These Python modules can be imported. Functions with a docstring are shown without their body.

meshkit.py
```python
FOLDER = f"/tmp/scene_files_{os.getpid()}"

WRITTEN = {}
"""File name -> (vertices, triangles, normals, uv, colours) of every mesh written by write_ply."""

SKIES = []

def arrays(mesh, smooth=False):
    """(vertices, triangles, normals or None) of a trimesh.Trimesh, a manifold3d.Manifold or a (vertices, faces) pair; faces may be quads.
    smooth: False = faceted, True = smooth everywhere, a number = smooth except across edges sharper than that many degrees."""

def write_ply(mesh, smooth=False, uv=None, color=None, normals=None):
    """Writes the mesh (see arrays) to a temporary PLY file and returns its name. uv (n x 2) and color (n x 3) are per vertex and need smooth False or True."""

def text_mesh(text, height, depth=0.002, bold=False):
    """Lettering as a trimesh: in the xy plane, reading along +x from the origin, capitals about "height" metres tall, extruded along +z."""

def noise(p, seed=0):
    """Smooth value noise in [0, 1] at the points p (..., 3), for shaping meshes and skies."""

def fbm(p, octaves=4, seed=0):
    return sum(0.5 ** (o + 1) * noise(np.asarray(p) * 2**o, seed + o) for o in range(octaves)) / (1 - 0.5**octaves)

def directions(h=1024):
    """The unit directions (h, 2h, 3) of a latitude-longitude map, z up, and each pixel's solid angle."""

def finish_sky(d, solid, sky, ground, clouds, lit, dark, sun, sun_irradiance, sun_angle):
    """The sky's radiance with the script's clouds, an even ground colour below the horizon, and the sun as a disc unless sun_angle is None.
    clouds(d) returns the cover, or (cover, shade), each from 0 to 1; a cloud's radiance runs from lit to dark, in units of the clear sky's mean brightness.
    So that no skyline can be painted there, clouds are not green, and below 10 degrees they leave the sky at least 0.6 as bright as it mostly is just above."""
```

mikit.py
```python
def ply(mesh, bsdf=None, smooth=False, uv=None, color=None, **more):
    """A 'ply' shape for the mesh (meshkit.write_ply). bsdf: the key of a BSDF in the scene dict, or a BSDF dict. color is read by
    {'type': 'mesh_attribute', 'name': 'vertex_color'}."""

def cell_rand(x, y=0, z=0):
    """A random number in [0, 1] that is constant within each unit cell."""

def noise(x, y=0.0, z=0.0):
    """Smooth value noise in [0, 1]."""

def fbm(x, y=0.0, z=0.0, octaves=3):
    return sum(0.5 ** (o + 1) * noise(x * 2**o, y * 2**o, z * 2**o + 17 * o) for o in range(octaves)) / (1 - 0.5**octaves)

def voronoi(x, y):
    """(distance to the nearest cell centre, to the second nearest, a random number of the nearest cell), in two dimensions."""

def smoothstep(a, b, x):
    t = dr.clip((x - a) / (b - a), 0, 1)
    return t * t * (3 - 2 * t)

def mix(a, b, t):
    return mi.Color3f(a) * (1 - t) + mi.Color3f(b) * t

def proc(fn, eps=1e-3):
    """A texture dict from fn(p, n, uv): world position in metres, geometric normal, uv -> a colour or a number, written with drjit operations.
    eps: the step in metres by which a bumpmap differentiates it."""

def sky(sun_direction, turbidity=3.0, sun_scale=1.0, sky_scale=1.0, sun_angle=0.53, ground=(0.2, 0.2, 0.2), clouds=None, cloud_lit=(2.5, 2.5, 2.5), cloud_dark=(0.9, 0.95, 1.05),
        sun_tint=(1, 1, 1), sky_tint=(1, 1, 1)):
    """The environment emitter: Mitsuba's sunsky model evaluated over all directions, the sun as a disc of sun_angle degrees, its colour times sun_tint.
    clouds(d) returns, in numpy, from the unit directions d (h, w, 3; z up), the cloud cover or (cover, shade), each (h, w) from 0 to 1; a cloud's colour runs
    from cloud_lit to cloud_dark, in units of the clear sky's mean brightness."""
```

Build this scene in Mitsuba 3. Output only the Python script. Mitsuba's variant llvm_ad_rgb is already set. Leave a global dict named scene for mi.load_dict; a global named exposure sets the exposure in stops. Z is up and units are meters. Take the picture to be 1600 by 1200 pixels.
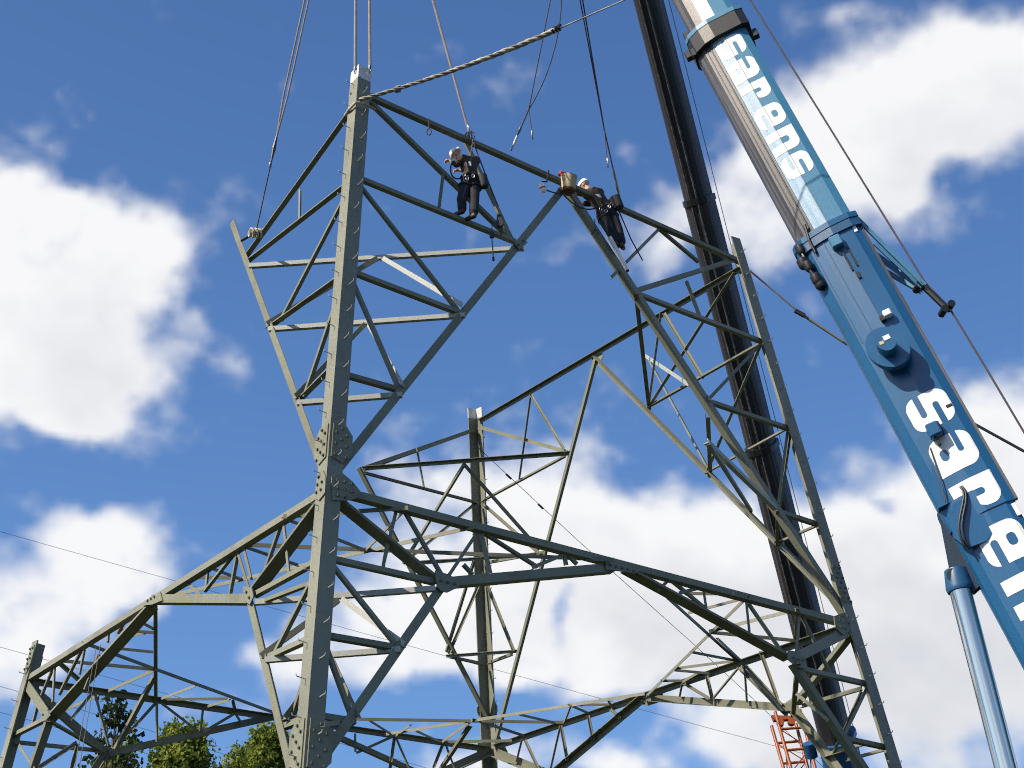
import math, random
import numpy as np, trimesh, manifold3d as m3
import drjit as dr
import mitsuba as mi
import mikit, meshkit
from mikit import proc, fbm, noise, mix, smoothstep
from shapely.geometry import Polygon, box as sbox
from shapely.ops import unary_union
V = lambda *a: np.array(a, float)
T = mi.ScalarTransform4f
scene, labels = {}, {}

# ------------------------------------------------------------------ camera, sky, sun, exposure
exposure = 1.22
EYE = V(6.236, -33.615, 1.6)
FWD, UP = V(-0.10903, 0.88526, 0.45213), V(0.08345, -0.44508, 0.89159)
scene['camera'] = {'type': 'perspective', 'fov': 36.45, 'fov_axis': 'x', 'near_clip': 0.1, 'far_clip': 3000.0,
                   'to_world': T().look_at(origin=EYE.tolist(), target=(EYE + FWD * 20).tolist(), up=UP.tolist())}
SUN = V(-0.60, -0.46, 0.65)
# cumulus banks: azimuth, elevation, half-width, half-height (degrees), weight
CLOUDS = [(-26.51,30.12,3.54,2.83,1.0),(-23.17,29.81,2.71,2.60,1.0),(-24.58,26.92,4.01,2.60,1.0),(-27.70,28.16,3.54,4.01,1.0),(-21.88,31.08,1.42,1.65,0.7),(-26.82,32.23,2.60,0.83,0.7),(-24.61,25.09,3.54,0.94,0.8),(-17.56,27.69,1.42,0.94,0.45),(-17.97,26.04,0.94,0.71,0.4),(-26.41,34.65,0.71,0.59,0.2),(-23.15,20.67,2.12,1.30,1.0),(-25.01,18.74,3.30,1.89,1.0),(-22.06,19.16,1.65,1.42,0.8),(-26.16,17.12,3.78,1.18,0.7),(-24.34,13.00,1.42,0.71,0.9),(-9.69,24.22,2.12,1.30,0.9),(-12.24,23.16,1.42,1.42,0.55),(-6.63,22.87,2.83,1.77,1.0),(-3.91,21.36,2.83,2.12,1.0),(-1.50,20.07,2.60,2.12,1.0),(1.49,20.34,2.83,1.89,1.0),(-6.01,19.34,4.48,2.60,1.0),(-9.97,19.89,3.07,2.60,0.9),(-13.16,18.74,2.60,2.12,0.7),(-2.40,17.81,4.01,2.12,1.0),(-5.39,16.56,3.54,0.94,0.8),(-11.19,16.68,3.30,1.18,0.8),(-15.54,17.35,1.89,1.42,0.6),(2.45,17.96,3.54,2.83,1.0),(-5.19,18.21,0.66,0.94,-0.7),(-13.93,20.12,1.42,0.94,-0.4),(-9.28,15.07,3.54,0.71,-0.7),(-13.09,15.10,3.30,1.06,-0.6),(-1.57,14.36,1.06,1.65,-0.7),(-3.65,13.22,1.89,0.99,1.1),(-7.88,13.36,2.60,1.30,1.0),(2.02,13.93,3.07,2.60,1.1),(5.15,20.36,2.83,1.42,1.0),(7.33,18.88,3.54,2.60,1.0),(5.80,16.32,5.19,4.25,1.0),(11.70,22.43,3.07,2.60,1.0),(9.93,24.51,2.12,1.18,0.6),(12.19,20.09,4.72,4.25,1.0),(10.07,15.90,5.19,4.72,1.0),(6.61,23.79,1.18,1.18,0.5),(7.94,21.33,1.06,0.66,-0.7),(12.42,35.77,4.01,2.48,1.0),(9.54,34.93,3.54,2.60,1.0),(5.80,33.87,3.54,2.60,1.0),(3.54,35.53,1.42,1.42,0.7),(15.53,36.47,2.83,2.12,1.0),(10.23,32.99,2.36,1.30,0.9),(1.49,32.50,2.36,1.65,0.85),(3.97,30.62,1.89,1.42,0.7),(-0.56,31.27,1.42,1.06,0.5),(-1.53,35.98,0.71,1.06,0.35),(7.54,39.08,1.42,0.71,0.4),(11.89,30.87,2.12,0.94,0.5),]


def clouds(d):
    az = np.degrees(np.arctan2(d[..., 0], d[..., 1])); el = np.degrees(np.arcsin(np.clip(d[..., 2], -1, 1)))
    q = d * 5.2
    w1 = meshkit.fbm(q * 3.1 + 7.3, 5, 3) - .5
    w2 = meshkit.fbm(q * 3.1 + 41.7, 5, 9) - .5
    def density(oa, oe):
        az2, el2 = az + oa + w1 * 5.0, el + oe + w2 * 4.2
        f = np.zeros(az.shape)
        for a, e, ra, re, w in CLOUDS:
            da = (az2 - a + 180) % 360 - 180
            g = (da * np.cos(np.radians(e)) / ra) ** 2 + ((el2 - e) / re) ** 2
            f = f + w * np.exp(-g * 1.15) if w > 0 else f * (1 + w * np.exp(-g * 1.1))
        return f
    far = np.hypot(((az + 7 + 180) % 360 - 180) * .85, el - 27)
    other = np.clip((far - 24) / 10, 0, 1) * np.clip((meshkit.fbm(d * V(2.6, 2.6, 4.5) + 3.1, 4, 5) - .535) * 7, 0, 1)
    f0 = density(0, 0)
    f = np.minimum(f0, 1.5) + other * 1.2
    mid = meshkit.fbm(q * 4.3 + 5.2, 4, 27) - .5
    fine = meshkit.fbm(q * 11 + 2.2, 4, 21) - .5
    puff = np.abs(meshkit.fbm(q * 6.5 + 19.7, 5, 51) - .5) * 2
    x = np.clip((f + fine * .85 + mid * 1.2 - puff * .35 - .15) / 1.1, 0, 1)
    cover = x * x * (3 - 2 * x)
    lee = density(-1.3, 1.5)                              # thickness between a spot and the sun
    low = np.clip((24 - el) / 14, 0, 1) * np.clip((az + 12) / 16, 0, 1)
    shade = np.clip((np.minimum(lee, 2.2) - .9) * .28 + mid * .7 - .2 * (1 - puff) + low * .5 + .06, 0, 1) * np.clip(f0 + other, 0, 1)
    return cover * .98, shade


scene['sky'] = mikit.sky(SUN.tolist(), turbidity=3.2, clouds=clouds, cloud_lit=(2.85, 2.85, 2.88), cloud_dark=(1.75, 1.82, 1.98), sky_scale=1.30, ground=(.06, .065, .05), sun_scale=2.25, sun_tint=(.93, 1, 1.14), sky_tint=(1.0, 1.24, 1.56))

# ------------------------------------------------------------------ materials
def unit(a):
    a = np.asarray(a, float); return a / np.linalg.norm(a)


def pr(rgb, rough=.5, metal=0., var=.12, scale=1.5, dirt=None, **k):
    """painted or bare surface with slow tone variation and, if given, streaks of a second colour"""
    c = mi.Color3f(*rgb)
    def fn(p, n, uv):
        v = fbm(p.x * scale, p.y * scale, p.z * scale, 3)
        col = mi.Color3f(*rgb) * (1 + var * 2 * (v - .5))
        if dirt is not None:
            s = smoothstep(.5, .75, fbm(p.x * 2.1 + 5, p.y * 2.1, p.z * .6, 3))
            col = mix(col, mi.Color3f(*dirt), s * .45)
        return col
    return {'type': 'twosided', 'b': {'type': 'principled', 'base_color': proc(fn), 'roughness': rough, 'metallic': metal, **k}}


def flat(rgb, rough=.6, **k):
    return {'type': 'twosided', 'b': {'type': 'principled', 'base_color': {'type': 'rgb', 'value': list(rgb)}, 'roughness': rough, **k}}


MATS = {
    'paint': pr((.166, .172, .120), .55, var=.2, scale=.7, dirt=(.110, .10, .068)),
    'paintold': pr((.142, .146, .100), .6, var=.25, scale=.9, dirt=(.095, .082, .058)), 'paintgrey': pr((.186, .190, .142), .5, var=.2, scale=.8, dirt=(.115, .11, .088)),
    'lugshaded': pr((.005, .022, .05), .75, var=.1),  # lug blue darkened: the shadow lying on it is painted into the colour
    'zinc': pr((0.527, 0.5355, 0.527), .45, var=.1), 'palesteel': pr((0.3354, 0.351, 0.3276), .5, var=.15, scale=.9),
    'bolt': flat((.10, .105, .09), .55),
    'blue': pr((0.01064, 0.0874, 0.209), .30, var=.07, scale=.8, dirt=(0.00912, 0.0684, 0.1634), clearcoat=.5, clearcoat_gloss=.8),
    'bluedark': pr((0.0128, 0.072, 0.168), .4, var=.1),
    'bluepale': pr((0.0456, 0.1786, 0.304), .42, var=.07, scale=.9, clearcoat=.5, clearcoat_gloss=.75),
    'grease': None, 'black': flat((.012, .013, .016), .45), 'blackboom': None,
    'white': flat((0.7626, 0.7626, 0.7626), .4), 'chrome': flat((.84, .75, .62), .14, metallic=1.),
    'steel': pr((.30, .30, .30), .4, .6, var=.15), 'rubber': flat((.02, .02, .02), .7),
    'rope': pr((.055, .05, .06), .8, var=.2, scale=9), 'ropepale': pr((0.425, 0.3825, 0.306), .85, var=.35, scale=7, dirt=(0.17, 0.1445, 0.1105)),
    'ropegrey': pr((.20, .18, .17), .75, var=.25, scale=8),
    'orange': pr((.25, .058, .010), .45, var=.15, dirt=(.25, .06, .02)),
    'skin': flat((.52, .30, .22), .55), 'brown': pr((.055, .035, .026), .85, var=.4, scale=9),
    'navy': pr((.012, .012, .018), .85, var=.4, scale=9), 'harness': flat((.02, .02, .022), .7), 'boot': flat((.045, .022, .014), .6),
    'helmet': flat((0.8075, 0.8075, 0.7885), .3), 'canvas': pr((.48, .38, .23), .85, var=.25, scale=8), 'canvasin': flat((.16, .08, .035), .9),
    'red': flat((.42, .035, .03), .6), 'reflect': flat((.6, .58, .56), .4), 'alu': flat((.75, .70, .70), .3, metallic=.3),
    'concrete': pr((.36, .35, .33), .9), 'bark': pr((.10, .075, .05), .9, var=.3, scale=6),
}


def streaked(across, along, lo, hi, a=.42, b=.68):
    """long smears along a telescoping boom: noise fine across its axis and slow along it"""
    (ux, uy, uz), (wx, wy, wz), (ex, ey, ez) = across[0], across[1], along
    def fn(p, n, uv):
        u = p.x * ux + p.y * uy + p.z * uz; w = p.x * wx + p.y * wy + p.z * wz; e = p.x * ex + p.y * ey + p.z * ez
        s = fbm(u * 11, w * 11, e * .22, 4); q = fbm(u * 2.3 + 9, w * 2.3, e * .7, 3); k = fbm(u * 26, w * 26, e * .12 + 3, 2)
        return mix(mi.Color3f(*lo), mi.Color3f(*hi), smoothstep(a, b, s * .6 + k * .4)) * (.8 + .4 * q)
    return fn


bE, bN = unit(V(-.2994, .0545, .9526)), unit(V(-.1791, -.9838, 0)); bT = np.cross(bE, bN); bT = bT * np.sign(bT[2])
cE, cN = unit(V(-.1655, -.559, .8125)), unit(V(.9589, -.2839, 0)); cT = np.cross(cE, cN); cT = cT * np.sign(cT[2])
for nm, fn, rg in (('grease', streaked((bT, bN), bE, (.045, .044, .051), (.125, .12, .123)), .38), ('blackboom', streaked((cT, cN), cE, (.016, .016, .021), (.06, .052, .048), .5, .72), .6),
                   ('sheenfacet2', streaked((bT, bN), bE, (.16, .30, .43), (.26, .39, .50), .3, .7), .35), ('sheenfacet3', streaked((bT, bN), bE, (.62, .66, .68), (.78, .80, .80), .3, .7), .35)):  # pale flank facets: the sun's sheen is put into their colour
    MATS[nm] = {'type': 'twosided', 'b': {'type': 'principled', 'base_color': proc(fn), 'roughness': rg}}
scene.update({'mat_' + k: v for k, v in MATS.items()})

# ------------------------------------------------------------------ mesh helpers
def numbered(name):
    if name not in used:
        used[name] = 0
        return name
    used[name] += 1
    return f'{name}_{used[name]:03d}'


used = {}


def thing(name, label, cat, group=None):
    k = numbered(name)
    labels[k] = {'label': label, 'category': cat, **({'group': group} if group else {})}
    return k


def obj(name, mesh, mat, parent=None, smooth=False, **lab):
    k = numbered(f'{parent}__{name}' if parent else name)
    scene[k] = mikit.ply(mesh, 'mat_' + mat, smooth=smooth)
    if lab:
        labels[k] = lab
    return k


def unit(a):
    a = np.asarray(a, float); return a / np.linalg.norm(a)


def ears(poly):
    v2, f = trimesh.creation.triangulate_polygon(Polygon(poly), engine='earcut')
    P = np.array(poly, float)
    ix = np.argmin(((np.asarray(v2)[:, None] - P[None]) ** 2).sum(-1), axis=1)
    return [tuple(t) for t in ix[np.asarray(f)] if len(set(t)) == 3]


def prism(poly, M):
    """extruded convex or star-shaped 2-D outline; M(a, b, end) -> world point"""
    n = len(poly)
    v = [M(a, b, 0) for a, b in poly] + [M(a, b, 1) for a, b in poly]
    f = []
    for i in range(n):
        j = (i + 1) % n
        f += [(i, j, n + j), (i, n + j, n + i)]
    tri = ears(poly) if n > 4 else [(0, 1, 2), (0, 2, 3)][:n - 2]
    for a, b, c in tri:
        f += [(a, c, b), (n + a, n + b, n + c)]
    m = trimesh.Trimesh(np.array(v), np.array(f), process=False)
    m.fix_normals()
    return m


def plate(pts, normal, t):
    """a flat plate: 3-D outline extruded by t along the normal"""
    p = np.array(pts, float); n = unit(normal); c = p.mean(0)
    u = unit(p[1] - p[0] - n * ((p[1] - p[0]) @ n)); w = np.cross(n, u)
    P2 = [((q - c) @ u, (q - c) @ w) for q in p]
    return prism(P2, lambda a, b, e: c + u * a + w * b + n * (t * e))


def angle_bar(p, q, w, t, u, v, wv=None):
    """rolled steel angle: one flange w wide along u (centred on the axis), the other along v at the -u edge"""
    p, q = np.asarray(p, float), np.asarray(q, float)
    wv = wv or w
    s = [(-w / 2, 0), (w / 2, 0), (w / 2, t), (-w / 2 + t, t), (-w / 2 + t, wv), (-w / 2, wv)]
    vt = [p + u * a + v * b for a, b in s] + [q + u * a + v * b for a, b in s]
    f = []
    for i in range(6):
        j = (i + 1) % 6
        f += [(i, j, 6 + j), (i, 6 + j, 6 + i)]
    for a, b, c in ((0, 3, 1), (1, 3, 2), (0, 5, 4), (0, 4, 3)):
        f += [(a, b, c), (6 + a, 6 + c, 6 + b)]
    m = trimesh.Trimesh(np.array(vt), np.array(f), process=False)
    if m.volume < 0:
        m.invert()
    return m


def tube(pts, r, n=8, cap=True):
    p = np.array(pts, float); r = np.broadcast_to(r, len(p))
    t = np.gradient(p, axis=0) if len(p) > 2 else np.array([p[1] - p[0]] * 2)
    t = t / np.linalg.norm(t, axis=1, keepdims=True)
    a = np.cross(t[0], [0, 0, 1.] if abs(t[0][2]) < .9 else [1., 0, 0]); a = unit(a)
    vs = []
    for i in range(len(p)):
        a = unit(a - t[i] * (a @ t[i])); b = np.cross(t[i], a)
        g = np.arange(n) * 2 * np.pi / n
        vs.append(p[i] + r[i] * (np.cos(g)[:, None] * a + np.sin(g)[:, None] * b))
    v = np.vstack(vs + [p[:1], p[-1:]]); f = []
    for i in range(len(p) - 1):
        for k in range(n):
            l = (k + 1) % n
            f += [(i * n + k, i * n + l, (i + 1) * n + l), (i * n + k, (i + 1) * n + l, (i + 1) * n + k)]
    e = (len(p) - 1) * n
    for k in range(n):
        l = (k + 1) % n
        f += [(len(v) - 2, l, k), (len(v) - 1, e + k, e + l)]
    return trimesh.Trimesh(v, np.array(f), process=False)


cat = trimesh.util.concatenate


def boxm(c, x, y, z, sx, sy, sz, bevel=.12):
    """bevelled box, axes x y z (unit), full sizes"""
    h = np.array([sx, sy, sz]) / 2; b = bevel * min(sx, sy, sz)
    pts = []
    for i in (-1, 1):
        for j in (-1, 1):
            for k in (-1, 1):
                for d in range(3):
                    o = np.array([i, j, k]) * (h - b); o[d] = (i, j, k)[d] * h[d]
                    pts.append(c + x * o[0] + y * o[1] + z * o[2])
    m = trimesh.convex.convex_hull(np.array(pts))
    return m


def sag(p, q, d, n=14):
    k = np.linspace(0, 1, n)[:, None]
    c = np.asarray(p) * (1 - k) + np.asarray(q) * k
    c[:, 2] -= (4 * k * (1 - k))[:, 0] * d
    return c


def bezier(*P, n=16):
    k = np.linspace(0, 1, n)
    out = np.zeros((n, 3)); N = len(P) - 1
    for i, p in enumerate(P):
        out += (math.comb(N, i) * k ** i * (1 - k) ** (N - i))[:, None] * np.asarray(p, float)
    return out


# ------------------------------------------------------------------ ground
g = np.array([[-1500, -1500, 0], [1500, -1500, 0], [1500, 1500, 0], [-1500, 1500, 0]], float)
def grass(p, n, uv):
    v = fbm(p.x * .25, p.y * .25, 0, 4); w = fbm(p.x * 3, p.y * 3, 0, 3)
    return mix(mi.Color3f(.022, .034, .012), mi.Color3f(.06, .055, .03), smoothstep(.4, .7, v)) * (.7 + .6 * w)
scene['mat_ground'] = {'type': 'diffuse', 'reflectance': proc(grass)}
scene['ground'] = mikit.ply((g, np.array([[0, 1, 2], [0, 2, 3]])), 'mat_ground')
labels['ground'] = {'label': 'grassy field under the pylon', 'category': 'ground', 'kind': 'structure'}

# ------------------------------------------------------------------ the lattice pylon
Z0, A0, SL = 12.163, 9.6, -0.16266          # waist height, half diagonal at the waist, taper per metre
CORNER = {'N': V(0, -1, 0), 'L': V(-1, 0, 0), 'F': V(0, 1, 0), 'R': V(1, 0, 0)}
def corner(k, z):
    return CORNER[k] * (A0 + SL * (z - Z0)) + V(0, 0, z)
NB = {'N': ('L', 'R'), 'R': ('N', 'F'), 'F': ('R', 'L'), 'L': ('F', 'N')}
FACE = {'nr': V(.702, -.702, .114), 'nl': V(-.702, -.702, .114), 'fr': V(.702, .702, .114), 'fl': V(-.702, .702, .114)}
FACE = {k: unit(v) for k, v in FACE.items()}
FEDGE = {'nr': ('N', 'R'), 'nl': ('N', 'L'), 'fr': ('F', 'R'), 'fl': ('F', 'L')}
PY = thing('lattice_pylon', 'half assembled grey green lattice pylon of bolted steel angles held by ropes from cranes', 'pylon')
LEGW, LEGT = .315, .032

def leg_mesh(k, z0, z1, w, t, out=0.):
    a, b = corner(k, z0), corner(k, z1)
    d = unit(b - a); u1 = CORNER[NB[k][0]] - CORNER[k]; u2 = CORNER[NB[k][1]] - CORNER[k]
    u1 = unit(u1 - d * (u1 @ d)); u2 = unit(u2 - d * (u2 @ d))
    o = -unit(u1 + u2) * out * 1.41
    s = [(0, 0), (w, 0), (w, t), (t, t), (t, w), (0, w)]
    vt = [a + o + u1 * x + u2 * y for x, y in s] + [b + o + u1 * x + u2 * y for x, y in s]
    f = []
    for i in range(6):
        j = (i + 1) % 6
        f += [(i, j, 6 + j), (i, 6 + j, 6 + i)]
    for p, q, r in ((0, 1, 2), (0, 2, 3), (0, 3, 4), (0, 4, 5)):
        f += [(p, r, q), (6 + p, 6 + q, 6 + r)]
    m = trimesh.Trimesh(np.array(vt), np.array(f), process=False)
    if m.volume < 0:
        m.invert()
    return m

TOP = {'N': 22.632, 'L': 13.033, 'F': 22.089, 'R': 22.304}
for k in 'NLFR':
    z1 = TOP[k]
    end = {'N': .36, 'F': .3}.get(k, 0)
    obj('leg', leg_mesh(k, 0.25, z1 - end, LEGW, LEGT), 'paintgrey', PY)
    if end:
        obj('leg_end', leg_mesh(k, z1 - end, z1, LEGW, LEGT), 'zinc', PY, label='bare galvanised upper end of a leg')
    # lower legs stand on concrete blocks
    c = corner(k, .15)
    obj('footing', boxm(V(c[0], c[1], .14), V(1, 0, 0), V(0, 1, 0), V(0, 0, 1), 1.3, 1.3, .5, .1), 'concrete', PY)

def hexbolts(points, normal, r=.026, h=.034):
    n = unit(normal); a = unit(np.cross(n, [0, 0, 1.])); b = np.cross(n, a)
    g = np.arange(6) * np.pi / 3
    ring = np.cos(g)[:, None] * a + np.sin(g)[:, None] * b
    out = []
    for p in points:
        v = np.vstack([p + ring * r, p + n * h + ring * r, [p + n * h]])
        f = []
        for i in range(6):
            j = (i + 1) % 6
            f += [(i, j, 6 + j), (i, 6 + j, 6 + i), (12, 6 + i, 6 + j)]
        out.append(trimesh.Trimesh(v, np.array(f), process=False))
    return cat(out)

rng = random.Random(5)
# splice plates with their bolts: leg, heights
for k, za, zb, wide in (('N', 12.83, 13.52, 1.45), ('N', 7.22, 8.01, 1.5), ('R', 12.68, 13.51, 1.15), ('F', 13.08, 13.5, 1.25), ('L', 12.3, 12.9, 1.1)):
    for fc, (e0, e1) in FEDGE.items():
        if k not in (e0, e1):
            continue
        oth = e1 if k == e0 else e0
        n = FACE[fc]
        d = unit(corner(k, zb) - corner(k, za)); u = CORNER[oth] - CORNER[k]; u = unit(u - d * (u @ d))
        W = LEGW * wide
        a, b = corner(k, za), corner(k, zb)
        L = np.linalg.norm(b - a)
        out = n * .004
        P = [a + u * .05, a + u * W * .62 - d * .06, a + u * W + d * .16, b + u * W - d * .14, b + u * W * .7 + d * .03, b + u * .05]
        pk = obj('splice_plate', plate([q + out for q in P], n, .02), 'paint', PY)
        pts = []
        rows = int(L / .115)
        for i in range(rows):
            for j, fr in enumerate((.26, .50, .74)):
                if (i + j) % 2 == 0:
                    pts.append(a + d * (L * (i + .5) / rows) + u * (W * fr) + n * .024)
        obj('bolts', hexbolts(pts, n), 'bolt', pk, kind='stuff')
        # inner cover angle seen beyond the leg's edge
# step bolts: bent bars on both flanges of every leg
for k in 'NLFR':
    for si, fc in enumerate([f for f, e in FEDGE.items() if k in e]):
        n = FACE[fc]; oth = [c for c in FEDGE[fc] if c != k][0]
        z = 5.2 + .31 * si
        while z < TOP[k] - .3:
            d = unit(corner(k, z + 1) - corner(k, z)); u = CORNER[oth] - CORNER[k]; u = unit(u - d * (u @ d))
            p = corner(k, z) + u * (.17 + .03 * rng.uniform(-1, 1))
            obj('step_bolt', tube([p - n * .05, p + n * .165, p + n * .175 + V(0, 0, .035)], .0095, 6), 'palesteel', PY)
            z += .64

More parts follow.
